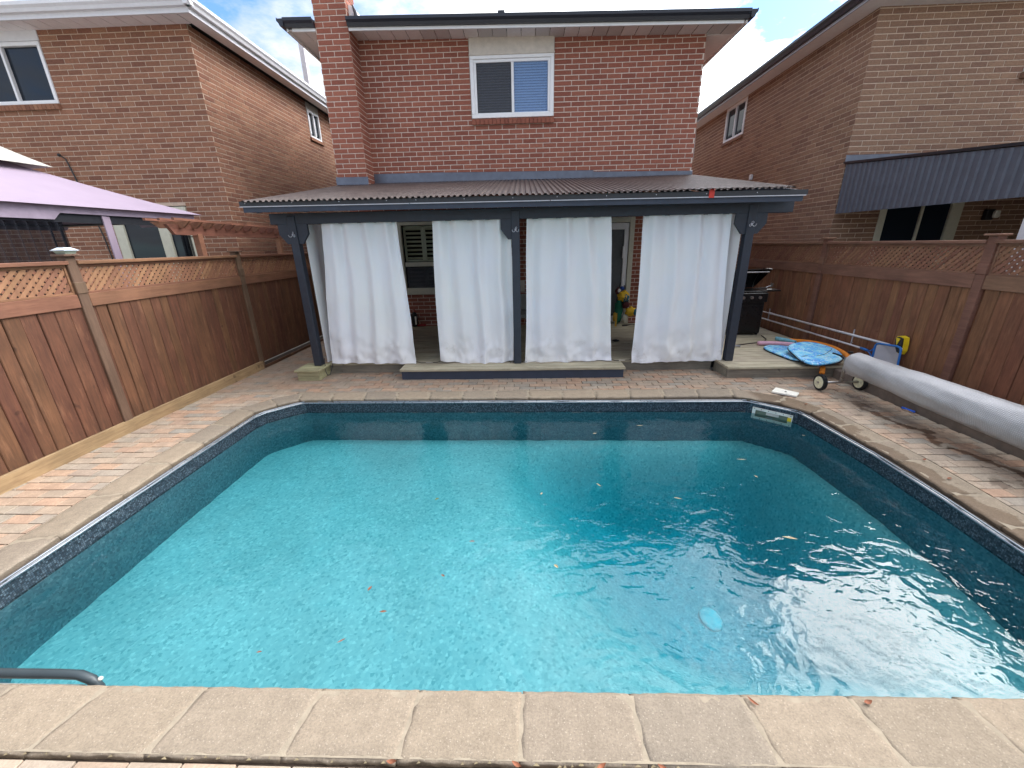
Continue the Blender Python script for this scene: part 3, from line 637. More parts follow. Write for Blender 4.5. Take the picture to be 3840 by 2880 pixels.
w, M = win_unit(lh, 'window', (LX, 0), (0, 1), 12.35, 12.98, 4.77, 5.43, .05, [12.66], depth=.03, proud=.02, label='small white window at the far end of the side wall')
MB().box(LX-.06, LX+.05, 12.3, 13.05, 4.69, 4.765, .005).build('window_sill', 'brick_rose', lh)
MB().box(LX-.05, LX+.01, 12.33, 13.0, 5.44, 5.6).build('window_header', 'trim_beige', lh)
dd = MB(); dd.box(-8.25, -8.05, LY-.02, LY+.06, .2, 2.72, .006).box(-7.33, -7.13, LY-.03, LY+.06, .2, 2.64, .006).box(-6.78, -6.68, LY-.02, LY+.06, .2, 2.72, .006).box(-8.05, -6.78, LY-.02, LY+.06, 2.64, 2.72, .006)
dd = dd.build('sliding_door', 'trim_cream', lh, label='white framed sliding glass door behind the gazebo')
MB().box(-8.05, -6.78, LY+.02, LY+.03, .2, 2.64).build('pane', 'glass_dark', dd)
MB().tube([(-8.80, LY-.06, 3.66), (-8.76, LY-.06, 3.63), (-8.74, LY-.03, 3.60), (-8.68, LY-.03, 3.3), (-8.62, LY-.03, 2.9), (-8.5, LY-.03, 2.2), (-8.4, LY-.03, .6)], .012, 6).sphere((-8.80, LY-.07, 3.66), .03).build('cable_conduit', 'tube_black', lh)
MB().box(-6.50, -6.36, 14.0, 14.14, 5.9, 7.9, .004).build('vent_stack', 'pipe_white', lh)

# ---- right house
rh = thing('brick_house', 'tan brick neighbouring house with navy patio cover on the right', 'house', (5.78, 8.24, 0))
RX, RY = 5.78, 8.24
rbk = BrickFace(rh, 'brick_tan', 'mortar_tan')
rbk.wall('wall', (RX, RY), (1, 0), 7.0, 0, 5.5, [(2.55, 4.0, 4.40, 5.5), (6.6-RX, 8.07-RX, .2, 2.5)], phase=.3)
rbk.wall('wall', (RX, RY+11), (0, -1), 11.0, 0, 5.5, [(RY+11-13.36, RY+11-12.25, 4.47, 5.5), (RY+11-16.6, RY+11-15.5, 4.47, 5.5)], phase=.2, trim=(0, .12))
rbk.finish(300, lambda p: p.z < 2.0)
MB().box(RX+.4, 12.6, RY+.5, 19, 0, 5.3).build('inner_wall', 'room_dark', rh)
ez = 5.40; ex, ey = 5.40, 7.84
rb = MB(); rb.add([(ex-.03, ey, ez+.10), (13.2, ey, ez+.10), (13.2, 20, ez+.10), (ex-.03, 20, ez+.10), (9.3, 12, ez+2.2), (9.3, 16, ez+2.2)], [(0, 1, 4), (1, 2, 5, 4), (2, 3, 5), (3, 0, 4, 5), (3, 2, 1, 0)]); rb.build('roof', 'shingle', rh)
gutter((ex, 20, ez+.0), (ex, ey-.1, ez+.0), (-1, 0, 0), .11, 'gutter_black', rh)
MB().box(ex, ex+.025, ey, 20, ez-.045, ez+.0).build('fascia', 'silver_edge', rh)
gutter((ex, ey, ez), (13.2, ey, ez), (0, -1, 0), .11, 'gutter_black', rh)
MB().box(ex+.025, RX, ey, 20, ez-.03, ez-.018).build('soffit', 'soffit_white', rh)
MB().box(RX+.002, 13.1, ey, RY, ez-.03, ez-.018).build('soffit', 'soffit_white', rh)
w, M = win_unit(rh, 'window', (RX, 0), (0, -1), -13.35, -12.26, 4.50, 5.34, .06, [-12.8], depth=.03, proud=.02, label='white sliding window high on the side wall')
MB().box(RX-.05, RX+.06, 12.22, 13.4, 4.42, 4.495, .005).build('window_sill', 'brick_tan', rh)
MB().box(RX-.02, RX+.05, 12.26, 13.35, 5.345, 5.39).build('window_header', 'trim_beige', rh)
w, M = win_unit(rh, 'window', (RX, 0), (0, -1), -16.58, -15.52, 4.50, 5.36, .06, None, depth=.03, proud=.02, label='white window at the far end, half hidden by the red house')
w, M = win_unit(rh, 'window', (0, RY), (1, 0), 8.34, 9.7, 4.42, 5.30, .07, [9.0], depth=.04, proud=.03, label='window at the photo\'s right edge above the patio cover')
sbr = MB().box(-.0365, .0365, -.06, .05, -.045, .04, .003).mesh('sill_brick', 'brick_tan')
for i in range(18): put('sill_brick', sbr, rh, (8.34+i*.079, RY-.02, 4.365), (R(8), 0, 0))
dd = MB(); dd.box(6.60, 6.72, RY-.02, RY+.06, .2, 2.5, .006).box(7.34, 7.39, RY-.01, RY+.06, .2, 2.45, .006).box(7.86, 8.07, RY-.02, RY+.06, .2, 2.5, .006).box(6.72, 7.86, RY-.02, RY+.06, 2.43, 2.5, .006)
dd = dd.build('sliding_door', 'trim_cream', rh, label='cream sliding door under the navy patio cover')
MB().box(6.72, 7.86, RY+.02, RY+.03, .2, 2.44).build('pane', 'glass_dark', dd)
wl = MB().box(8.44, 8.58, RY-.10, RY-.02, 2.12, 2.30, .01).build('wall_lantern', 'plastic_black', rh); MB().box(8.52, 8.62, RY-.17, RY-.10, 2.15, 2.28, .02).build('lamp_glass', 'plastic_white', wl)
MB().box(RX-.07, RX-.01, 11.37, 11.45, 3.30, 3.42, .008).build('dryer_vent', 'gutter_white', rh)
# patio cover: lean-to with corrugated side panel, attached to the house; unseen front part lengthened to darken the wall below
pc = MB(); prof = []; y = 3.4
V = []; F = []; k = 0
while y <= RY-.005:
    f = (RY-y)/(RY-5.40); dx = 0.0 if k % 2 == 0 else .014
    V += [(5.75-dx, y, 2.29-.02*f), (5.75-dx, y, 3.105-.286*f)]
    k += 1; y += .022 if k % 2 else .088
n_ = len(V)//2
pc.add(V, [(2*i, 2*i+1, 2*i+3, 2*i+2) for i in range(n_-1)])
pc = pc.build('patio_cover_panel', 'awning_navy', rh)
m = MB(); m.prism([(0, 0), (4.0, 0), (4.0, .035), (0, .035)], lambda q: (5.72+q[0], 3.4, 2.63+q[1]), lambda q: (5.72+q[0], RY-.03, 3.115+q[1])); m.build('patio_cover_roof', 'black_trim', rh)
MB().box(9.66, 9.70, 3.5, RY, .1, 3.05).box(5.8, 9.6, 3.42, 3.46, 1.6, 2.62).build('added_shade_panels', 'awning_navy', rh)  # unseen end panel and front valance, added to cut light under the cover
strip((5.74, RY-.035, 3.14), (9.7, RY-.035, 3.14), .11, .11, 'flashing', 'flashing', rh)
MB().box(5.76, 5.86, 5.05, 5.15, .2, 2.76, .006).build('patio_cover_post', 'gutter_white', rh)

# ------------------------------------------------------------------ pool
INNER = [(-2.85, 1.225), (2.75, 1.235), (3.18, 1.62), (3.25, 2.7), (3.285, 3.2), (3.25, 4.28), (3.07, 4.58), (2.64, 4.83), (-3.0, 4.83), (-3.20, 4.66), (-3.35, 4.43), (-3.345, 3.2), (-3.29, 1.72)]
BEAD = [(-2.80, 1.19), (2.76, 1.20), (3.12, 1.62), (3.215, 2.7), (3.245, 3.4), (3.20, 4.28), (3.185, 4.39), (2.785, 4.755), (-2.92, 4.835), (-3.02, 4.77), (-3.27, 4.50), (-3.315, 4.36), (-3.30, 3.2), (-3.255, 1.70)]
def offset(poly, d):
    n = len(poly); out = []
    for i in range(n):
        p0, p1, p2 = Vector(poly[i-1]), Vector(poly[i]), Vector(poly[(i+1) % n])
        a = (p1-p0).normalized(); b = (p2-p1).normalized(); na = Vector((a.y, -a.x)); nb = Vector((b.y, -b.x))
        m = (na+nb).normalized(); k = d/max(.5, m.dot(na)); out.append((p1.x+m.x*k, p1.y+m.y*k))
    return out
OUTER = offset(INNER, .27)
def resample(poly, step):
    out = []; n = len(poly); u = 0
    for i in range(n):
        a, b = Vector(poly[i]), Vector(poly[(i+1) % n]); L_ = (b-a).length; k = max(1, round(L_/step))
        for j in range(k): out.append(tuple(a.lerp(b, j/k)))
    return out
# liner
bd = resample(BEAD, .05); nb = len(bd)
def fz(x, y):
    s = lambda t: t*t*(3-2*t) if 0 < t < 1 else (0. if t <= 0 else 1.)
    d = 9.
    for i in range(len(BEAD)):
        p, q = BEAD[i], BEAD[(i+1) % len(BEAD)]; dx, dy = q[0]-p[0], q[1]-p[1]; L_ = math.hypot(dx, dy)
        d = min(d, ((x-p[0])*-dy+(y-p[1])*dx)/L_)
    a = s((x-(-.35-.25*(y-3)))/1.9)*s(d/.75)*s((y-1.25)/1.5)
    return -.60-1.05*a+.006*noise.noise(Vector((x*1.5, y*1.5, 0)))
zw = lambda i: -.605
mbn = MB(); mwl = MB(); u = 0
ub = [0]
for i in range(nb): ub.append(ub[-1]+(Vector(bd[(i+1) % nb])-Vector(bd[i])).length)
for i in range(nb):
    a, b = bd[i], bd[(i+1) % nb]
    o = len(mbn.v); mbn.add([(a[0], a[1], -.06), (b[0], b[1], -.06), (b[0], b[1], -.195), (a[0], a[1], -.195)], [(0, 1, 2, 3)])
    for k_, (uu, zz) in enumerate(((ub[i], -.06), (ub[i+1], -.06), (ub[i+1], -.195), (ub[i], -.195))): mbn.uv[o+k_] = (uu, zz)
def wallpt(i, j):
    a = bd[i % nb]; z = -.195-(.75)*j/4; k_ = .005+.020*j/4; return (a[0]+k_*noise.noise(Vector((i*.33, j*.8, 1))), a[1]+k_*noise.noise(Vector((i*.33, j*.8, 5))), z)
mwl.add([wallpt(i, j) for j in range(5) for i in range(nb)], [(j*nb+i, j*nb+(i+1) % nb, (j+1)*nb+(i+1) % nb, (j+1)*nb+i) for j in range(4) for i in range(nb)])
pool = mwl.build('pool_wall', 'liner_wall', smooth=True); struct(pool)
struct(mbn.build('pool_tile_band', 'liner_band'))
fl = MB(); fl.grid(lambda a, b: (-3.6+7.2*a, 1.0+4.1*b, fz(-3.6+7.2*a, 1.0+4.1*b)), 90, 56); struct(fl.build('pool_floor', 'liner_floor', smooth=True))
# water body (its sides lie behind the liner)
wp = resample(offset(BEAD, .03), .4); n_ = len(wp)
m = MB(); m.add([(p[0], p[1], -.18) for p in wp]+[(p[0], p[1], -2.3) for p in wp], [tuple(range(n_)), tuple(range(n_, 2*n_))[::-1]]+[(i, n_+i, n_+(i+1) % n_, (i+1) % n_) for i in range(n_)])
water = struct(m.build('water', 'pool_water'))
# bead track
bt = thing('liner_track', 'thin silver liner track running round the pool above the tile band', 'liner track', (0, 4.83, -.06))
for off_, z_, r_ in ((.004, -.052, .009), (.012, -.034, .007)):
    pts = [(p[0], p[1], z_) for p in resample(offset(BEAD, off_-.012), .5)]; pts.append(pts[0]); MB().tube(pts, r_, 6, False).build('rail', 'bead_metal', bt, True)
led = struct(put('pool_ledge', sheet_hole(offset(INNER, .2), BEAD, -.040))); led.data.materials.append(MATS['wet_ledge'])
# coping stones
cop = struct(bpy.data.objects.new('coping', sheet_hole(offset(INNER, .262), offset(INNER, .018), -.0012))); COL.objects.link(cop); cop.data.materials.append(MATS['joint_mortar'])
def coping_stone(a0, a1, b0, b1, seed):
    # a: inner edge pts, b: outer edge pts (2d). profile across with rounded arris, rough edges
    a0, a1, b0, b1 = map(Vector, (a0, a1, b0, b1)); prof = [(0.0, -.052), (-.004, -.030), (.0, -.014), (.008, -.004), (.022, 0.), (.08, .001), (.135, 0.), (.19, .001), (.25, 0.), (.262, -.004), (.268, -.013), (.268, -.05)]
    near = (a0.y+a1.y)/2 < 1.6; nl = 22 if near else 10; m = MB(); V = []; np_ = len(prof)
    for i in range(nl+1):
        t = i/nl; e = .0022; tt = e/(a1-a0).length
        t = tt+(1-2*tt)*t
        A = a0.lerp(a1, t); B = b0.lerp(b1, t); W_ = (B-A); d = W_.normalized()
        for k, (px_, pz_) in enumerate(prof):
            f = px_/.268; edge = 1.0 if k in (1, 2, 3, 4, 9, 10) else .25
            nz_ = noise.noise(Vector((A.x*9+seed, A.y*9, k*.6)))*.008*edge+noise.noise(Vector((A.x*30+seed, A.y*30, k*.9)))*.0065*edge
            p = A+W_*f+d*nz_; z = pz_+nz_*.5
            if i in (0, nl) and 2 < k < 10: z -= .0025
            V.append((p.x, p.y, z))
    F = [(i*np_+k, i*np_+k+1, (i+1)*np_+k+1, (i+1)*np_+k) for i in range(nl) for k in range(np_-1)]
    F += [tuple(range(np_))[::-1], tuple(range(nl*np_, (nl+1)*np_))]
    m.add(V, F); return m
seed = 0; n_ = len(INNER)
SH = -.19
for i in range(n_):
    a, b = Vector(INNER[i]), Vector(INNER[(i+1) % n_]); c, d = Vector(OUTER[i]), Vector(OUTER[(i+1) % n_]); L_ = (b-a).length
    k = max(1, round(L_/.425))
    ts = [j/k for j in range(k+1)]
    if i == 0:   # near side: joint positions read from the photograph
        xs = [-2.85, -2.31, -1.92, -1.48, -1.03, -.60, -.40+.0, .06, .50, .93, 1.36, 1.80, 2.22, 2.75]
        xs = [-2.85, -2.36, -1.93, -1.46, -.93, -.49, -.03, .44, .92, 1.37, 1.83, 2.28, 2.75]
        ts = [(x_+2.85)/5.6 for x_ in xs]
    for j in range(len(ts)-1):
        seed += 7
        ta, tb = ts[j], ts[j+1]
        coping_stone(a.lerp(b, ta), a.lerp(b, tb), c.lerp(d, ta), c.lerp(d, tb), seed).build('stone', 'coping_stone', cop, True)

# ------------------------------------------------------------------ ground and pavers
g = struct(put('ground', sheet_hole([(-60, -30), (60, -30), (60, 90), (-60, 90)], [(-4.6, -1.5), (5.0, -1.5), (5.0, 9.0), (-4.6, 9.0)], -.06))); g.data.materials.append(MATS['pale_ground'])
bed = struct(put('pavement_bed', sheet_hole([(-4.7, -1.6), (5.1, -1.6), (5.1, 9.1), (-4.7, 9.1)], offset(INNER, .15), -.028))); bed.data.materials.append(MATS['bed_sand'])
pave = struct(bpy.data.objects.new('paving', None)); COL.objects.link(pave)
PL, PW, PJ = .215, .108, .0072
pshape = MB().box(0, PL-PJ, 0, PW-PJ, -.03, 0, .0035); pmesh = pshape.mesh('paver', 'paver')
OX = [p for p in offset(INNER, .282)]
def inpoly(x, y, poly):
    c = False; j = len(poly)-1
    for i in range(len(poly)):
        xi, yi = poly[i]; xj, yj = poly[j]
        if (yi > y) != (yj > y) and x < (xj-xi)*(y-yi)/(yj-yi)+xi: c = not c
        j = i
    return c
def clip(poly, inside, cut):
    out = []
    for i in range(len(poly)):
        p, q = poly[i], poly[(i+1) % len(poly)]; a, b = inside(p), inside(q)
        if a: out.append(p)
        if a != b: out.append(cut(p, q))
    return out
def cliphalf(poly, n, c):   # keep n.p >= c
    f = lambda p: n[0]*p[0]+n[1]*p[1]-c
    def cut(p, q): t = f(p)/(f(p)-f(q)); return (p[0]+(q[0]-p[0])*t, p[1]+(q[1]-p[1])*t)
    return clip(poly, lambda p: f(p) >= 0, cut)
cand = []
y = .30; row = 0
ZP = -.006
while y < 9.0:
    off = (row % 2)*.5+(.13 if row % 3 == 0 else 0.)
    x = -4.46-off*PL
    while x < 4.40:
        x1 = min(x+PL-PJ, 4.365); x0 = max(x, -4.455)
        if x1-x0 > .03:
            rect = [(x0, y), (x1, y), (x1, y+PW-PJ), (x0, y+PW-PJ)]; mid = ((x0+x1)/2, y+PW/2)
            covered = (y > 6.15 and -3.15 < mid[0] < 4.9) or (y > 5.7 and mid[0] > 2.95)
            ins = [inpoly(p[0], p[1], OX) for p in rect]
            if not covered and not all(ins): cand.append((x0, x1, y, ins, rect))
        x += PL
    y += PW; row += 1
full = []; rest = MB()
for x0, x1, y, ins, rect in cand:
    p = Vector(((x0+x1)/2, y+.05, 0)); q = proj(p)
    if any(ins):
        # cut to the coping outline: clip by the nearest outline edge(s)
        poly = rect; n_ = len(OX); best = None
        for i in range(n_):
            a, b = OX[i], OX[(i+1) % n_]; dx, dy = b[0]-a[0], b[1]-a[1]; L_ = math.hypot(dx, dy); nn = (dy/L_, -dx/L_); c = nn[0]*a[0]+nn[1]*a[1]
            pr = ((p.x-a[0])*dx+(p.y-a[1])*dy)/L_
            if -.15 < pr < L_+.15 and abs(nn[0]*p.x+nn[1]*p.y-c) < .16:
                cc = cliphalf(poly, nn, c)
                ar = lambda P_: abs(sum(P_[k][0]*P_[(k+1) % len(P_)][1]-P_[(k+1) % len(P_)][0]*P_[k][1] for k in range(len(P_))))/2 if len(P_) > 2 else 0
                if best is None or ar(cc) > ar(best): best = cc
        if best and len(best) > 2:
            rest.prism(best, lambda q_: (q_[0], q_[1], -.03), lambda q_: (q_[0], q_[1], ZP), random.random())
        continue
    full.append((x0, x1, y, q[2] if q and inframe(p, .01) else 99))
full.sort(key=lambda t_: t_[3])
# largest in the picture first
for k, (x0, x1, y, dist) in enumerate(full):
    z = ZP+random.uniform(-.0025, .0025)
    if k < 300 and dist < 90:
        put('paver', pmesh, pave, (x0, y, z), (random.uniform(-.008, .008), random.uniform(-.006, .006), random.uniform(-.004, .004)), ((x1-x0)/(PL-PJ), 1, 1))
    else:
        b = MB().box(x0, x1, y, y+PW-PJ, z-.03, z, .003); rest.add(b.v, b.f, random.random())
rest.build('paver_field', 'paver', pave, kind='stuff')

# concrete curb and raised strip under the right fence
curb = MB().box(4.375, 5.2, -1.5, 5.55, -.06, .12, .012); tag(curb.build('concrete_curb', 'concrete'), 'dirty grey concrete curb running below the silver cover roll', 'curb')

# ------------------------------------------------------------------ fences
def fence(name, label, X, sgn, posts, y0, y1, zt, zm0, zm1, zb, mats, kick=None, seedf=1):
    """sgn +1: visible face looks to +X"""
    rnd = random.Random(seedf); f = thing(name, label, 'fence', (X, posts[1], 0))
    bm_, rm, pm_, lm = mats
    fx = lambda a, b: (min(X+sgn*a, X+sgn*b), max(X+sgn*a, X+sgn*b))
    # boards
    y = y0; bmesh_ = {}
    x_ = fx(-.018, 0)
    k = 0
    while y < y1:
        wd = rnd.uniform(.112, .142)
        if not any(abs(y+wd/2-p) < .03 for p in posts):
            b = MB().box(x_[0], x_[1], 0, wd-.004, zb, zm0+.02, .006)
            dx = sgn*rnd.uniform(0, .003); b.build('board', bm_, f, loc=(dx, y, 0), rot=(rnd.uniform(-.004, .004), 0, 0))
        y += wd; k += 1
    xb = fx(-.030, -.021); MB().box(xb[0], xb[1], y0, y1, zb+.02, zm0).build('backing', bm_, f)
    # rails and lattice per bay
    ps = sorted(posts); bays = [(y0, ps[0])]+[(ps[i], ps[i+1]) for i in range(len(ps)-1)]+[(ps[-1], y1)]
    xr = fx(-.02, .022); xt = fx(-.045, .045)
    for a, b in bays:
        a += .052; b -= .052
        if b-a < .2: continue
        MB().box(xr[0], xr[1], a, b, zm0, zm1, .004).build('mid_rail', rm, f); MB().box(xt[0], xt[1], a-.01, b+.01, zt-.035, zt, .004).build('cap_rail', rm, f)
        xs_ = fx(-.012, .006); MB().box(xs_[0], xs_[1], a, b, zm1, zm1+.02, .002).box(xs_[0], xs_[1], a, b, zt-.06, zt-.035, .002).box(xs_[0], xs_[1], a, a+.02, zm1+.02, zt-.06, .002).box(xs_[0], xs_[1], b-.02, b, zm1+.02, zt-.06, .002).build('lattice_frame', rm, f)
        z0, z1 = zm1+.005, zt-.045; h = z1-z0; st = .070; sw = .0325*1.414/2
        for dirn in (1, -1):
            xx = fx(-.016, -.0105) if dirn*sgn < 0 else fx(-.010, -.004)
            yy = a-h+st/2; fullm = None
            while yy < b:
                c0, c1 = (yy, yy+h) if dirn > 0 else (yy+h, yy)
                poly = [(c0-sw, z0), (c0+sw, z0), (c1+sw, z1), (c1-sw, z1)]
                q = cliphalf(cliphalf(poly, (1, 0), a), (-1, 0), -b)
                if len(q) > 2 and (max(p[1] for p in q)-min(p[1] for p in q)) > .02:
                    if len(q) == 4 and min(p[0] for p in q) > a+.001 and max(p[0] for p in q) < b-.001:
                        if fullm is None:
                            m = MB(); m.prism([(p[0]-yy, p[1]) for p in q], lambda p: (xx[0], p[0], p[1]), lambda p: (xx[1], p[0], p[1])); fullm = m.mesh('lattice_slat', lm)
                        put('lattice_slat', fullm, f, (0, yy, 0))
                    else:
                        m = MB(); m.prism(q, lambda p: (xx[0], p[0], p[1]), lambda p: (xx[1], p[0], p[1])); m.build('lattice_slat', lm, f)
                yy += st
    for p in posts:
        xp = fx(-.06, .028); xp2 = fx(-.06, .036)
        MB().box(xp[0], xp[1], p-.048, p+.048, 0 if kick is None else -.05, zt+.04, .005).build('post', pm_, f)
        MB().box(xp2[0], xp2[1], p-.053, p+.053, zm1+.004, zm1+.115, .005).build('post_block', pm_, f)
        if name == 'wooden_fence': 
            xc = fx(-.085, .062); MB().box(xc[0], xc[1], p-.075, p+.075, zt+.04, zt+.062, .006).build('post_cap', pm_, f)
    return f, fx
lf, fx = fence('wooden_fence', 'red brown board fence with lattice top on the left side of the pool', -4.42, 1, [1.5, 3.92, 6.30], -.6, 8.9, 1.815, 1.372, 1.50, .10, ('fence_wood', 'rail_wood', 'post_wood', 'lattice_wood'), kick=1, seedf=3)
a = MB().box(-4.418, -4.385, -.6, 6.30, -.03, .13, .004).build('kick_board', 'kick_wood', lf)
MB().box(-4.418, -4.39, 6.33, 9.0, -.06, .04, .004).build('kick_board', 'fence_wood', lf)
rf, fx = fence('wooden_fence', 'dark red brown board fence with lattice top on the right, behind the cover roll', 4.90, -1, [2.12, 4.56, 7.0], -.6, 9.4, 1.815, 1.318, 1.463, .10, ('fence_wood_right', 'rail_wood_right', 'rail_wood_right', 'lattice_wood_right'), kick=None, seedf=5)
# solar cap light on the left fence post
t = thing('solar_post_light', 'clear plastic solar light capping the left fence post by the gazebo', 'solar light', (-4.42, 3.92, 1.878))
def frus(z0, z1, a, b, cx, cy): 
    m = MB(); return m.add([(cx-a, cy-a, z0), (cx+a, cy-a, z0), (cx+a, cy+a, z0), (cx-a, cy+a, z0), (cx-b, cy-b, z1), (cx+b, cy-b, z1), (cx+b, cy+b, z1), (cx-b, cy+b, z1)], [(3, 2, 1, 0), (4, 5, 6, 7), (0, 1, 5, 4), (1, 2, 6, 5), (2, 3, 7, 6), (3, 0, 4, 7)])
frus(1.878, 1.908, .045, .058, -4.42, 3.92).build('lens', 'solar_glass', t); frus(1.909, 1.915, .070, .070, -4.42, 3.92).build('rim', 'solar_top', t); frus(1.916, 1.938, .066, .032, -4.42, 3.92).build('hood', 'solar_top', t)

# ------------------------------------------------------------------ gazebo and arbor beyond the left fence
gz = thing('gazebo', 'lilac canopy gazebo with dark netting behind the left fence', 'gazebo', (-6.83, 5.44, 0))
A = Vector((-5.10, 6.70)); B = Vector((-5.59, 3.73)); dAB = (B-A).normalized(); dn = Vector((dAB.y, -dAB.x))*1
if dn.x > 0: dn = -dn
Cc = B+dn*3.0; Dd = A+dn*3.0; ctr = (A+Cc)/2; zE = 2.42
def cano(c4, ze, apex, za, ntop, mat, name, sag=.04, top=.0):
    m = MB()
    for i in range(4):
        p, q = c4[i], c4[(i+1) % 4]
        def fn(u, v, p=p, q=q):
            e = p.lerp(q, u); c = e.lerp(apex, v*(1-top)); z = ze+(za-ze)*v-sag*math.sin(math.pi*v)*(1)-.03*math.sin(math.pi*u)*(1-v)*0
            return (c.x, c.y, z)
        m.grid(fn, 8, 8)
    m.grid(lambda u, v: (0, 0, 0), 1, 1) if False else None
    return m.build(name, mat, gz, True)
cano([A, B, Cc, Dd], zE, ctr, 3.06, 0, 'canopy_lilac', 'canopy', .02, .05)
s_ = .30
cano([ctr.lerp(p, s_) for p in (A, B, Cc, Dd)], 2.985, ctr, 3.32, 0, 'canopy_cream', 'canopy_top', .01)
m = MB(); cs = [A, B, Cc, Dd]
for i in range(4):
    p, q = cs[i], cs[(i+1) % 4]
    p2, q2 = p.lerp(ctr, .05), q.lerp(ctr, .05)
    def fn(u, v, p=p2, q=q2):
        e = p.lerp(q, u); w_ = .085+.075*(1 if (u < .10 or u > .62) else 0); return (e.x, e.y, zE+.005-v*w_)
    m.grid(fn, 40, 2)
m.build('valance', 'valance_lilac', gz)
legs = [p.lerp(ctr, .09) for p in cs]
for p in legs:
    m = MB()
    for dx, dy in ((-.09, 0), (.09, 0), (0, .09)): m.tube([(p.x+dx, p.y+dy, 0), (p.x+dx, p.y+dy, 2.35)], .013, 8)
    for z in (.3, .9, 1.5, 1.75, 2.1): m.tube([(p.x-.09, p.y, z), (p.x+.09, p.y, z), (p.x, p.y+.09, z), (p.x-.09, p.y, z)], .008, 6)
    m.build('leg', 'tube_black', gz)
m = MB()
for i in range(4): p, q = legs[i], legs[(i+1) % 4]; m.tube([(p.x, p.y, 2.33), (q.x, q.y, 2.33)], .018, 8)
for i in range(4): p = legs[i]; m.tube([(p.x, p.y, 2.34), (ctr.x, ctr.y, 2.98)], .015, 8)
m.build('frame', 'tube_black', gz)
# net track band and a drawn net at the near end, strap in the middle of the eave
def vpanel(p, q, z0, z1, name, mat, fold=0., nf=10):
    m = MB(); d = (q-p).normalized(); nn = Vector((d.y, -d.x)); m.grid(lambda u, v: ((p.lerp(q, u)+nn*fold*math.sin(u*nf*6.28)).x, (p.lerp(q, u)+nn*fold*math.sin(u*nf*6.28)).y, z0+(z1-z0)*v), 60 if fold else 2, 3); return m.build(name, mat, gz, True)
a2, b2 = A.lerp(ctr, .07), B.lerp(ctr, .07)
vpanel(a2, b2, 2.24, 2.345, 'net_track', 'net_black'); vpanel(a2.lerp(b2, .60), b2, 0.2, 2.24, 'net', 'mosquito_net', .035, 12)
vpanel(a2.lerp(b2, .03), a2.lerp(b2, .09), .2, 2.24, 'net', 'mosquito_net', .02, 3)
p = A.lerp(B, .43).lerp(ctr, .06); MB().box(p.x-.02, p.x+.0, p.y-.05, p.y+.05, .3, 2.33, .003).build('net_strap', 'canopy_lilac', gz)
ab = thing('garden_arbor', 'low red stained arbor with angled rafters beyond the left fence', 'arbor', (-4.9, 7.4, 0))
a_, b_ = Vector((-4.76, 5.55)), Vector((-5.12, 9.4)); d_ = (b_-a_).normalized(); n2 = Vector((d_.y, -d_.x))
def obar(p, q, w, h, z0, z1=None, cutend=0):
    z1 = z0 if z1 is None else z1; p, q = Vector(p), Vector(q); d = (q-p).normalized(); nn = Vector((-d.y, d.x))*w/2; m = MB()
    V = [(p-nn, z0), (p+nn, z0), (p+nn-d*0, z0+h), (p-nn-d*0, z0+h), (q-nn, z1), (q+nn, z1), (q+nn, z1+h), (q-nn, z1+h)]
    if cutend:
        V[0] = (p-nn+d*cutend, z0); V[1] = (p+nn+d*cutend, z0); V[4] = (q-nn-d*cutend, z1); V[5] = (q+nn-d*cutend, z1)
    return m.add([(v.x, v.y, z) for v, z in V], [(0, 1, 2, 3)[::-1], (4, 5, 6, 7), (0, 4, 5, 1)[::-1], (1, 5, 6, 2)[::-1], (2, 6, 7, 3)[::-1], (3, 7, 4, 0)[::-1]])
for off_ in (0,): obar(a_+n2*off_, b_+n2*off_, .045, .13, 2.10, cutend=.12).build('beam', 'arbor_wood', ab)
for k in range(14):
    c = a_.lerp(b_, .06+k*.068); obar(c+n2*.18, c-n2*.34, .035, .085, 2.19, cutend=.10).build('rafter', 'arbor_wood', ab)
for k in range(3): obar(a_+n2*(.12-.18*k)-d_*.0, b_+n2*(.12-.18*k)+d_*.05, .035, .03, 2.278).build('batten', 'arbor_wood', ab)
for yy, in ((6.14,), (8.56,)):
    t_ = (yy-5.55)/(3.85); c = a_.lerp(b_, t_)
    for off_ in (-.0,): q = c+n2*off_; MB().box(q.x-.045, q.x+.045, q.y-.045, q.y+.045, 0, 2.12, .004).build('post', 'arbor_wood', ab)

# ------------------------------------------------------------------ deck
deck = thing('wooden_deck', 'weathered grey plank deck under the porch roof, running to the right fence', 'deck', (0, 7.5, 0))
rnd = random.Random(11)
def planks(x0, x1, y0, y1, z, parent, w=.14, mat='deck_wood', th=.035):
    y = y0
    while y < y1-.02:
        e = min(y+w-.007, y1); b = MB().box(x0, x1, y, e, z-th+rnd.uniform(-.001, .001), z+rnd.uniform(-.0015, .0015), .004); b.build('plank', mat, parent); y += w
planks(-3.15, 2.885, 5.985, 9.0, .16, deck); planks(2.89, 4.86, 5.535, 9.0, .16, deck)
MB().box(-3.15, 2.86, 6.0, 6.035, -.04, .124, .003).build('riser', 'riser_wood', deck); MB().box(2.90, 4.86, 5.56, 5.595, -.04, .124, .003).build('riser', 'riser_wood', deck); MB().box(2.90, 2.935, 5.596, 6.0, -.04, .124, .003).build('riser', 'riser_wood', deck)
MB().box(-3.1, 4.8, 6.1, 8.95, -.03, .10).build('joist_frame', 'room_dark', deck)
step = thing('deck_step', 'long low step with grey treads and navy riser in front of the curtains', 'step', (-.2, 5.78, 0))
planks(-1.87, 1.455, 5.60, 5.975, .16, step, .127)
MB().box(-1.85, 1.435, 5.625, 5.66, -.01, .121, .004).box(-1.85, -1.815, 5.661, 5.98, -.01, .121, .004).box(1.40, 1.435, 5.661, 5.98, -.01, .121, .004).build('riser', 'navy_board', step)
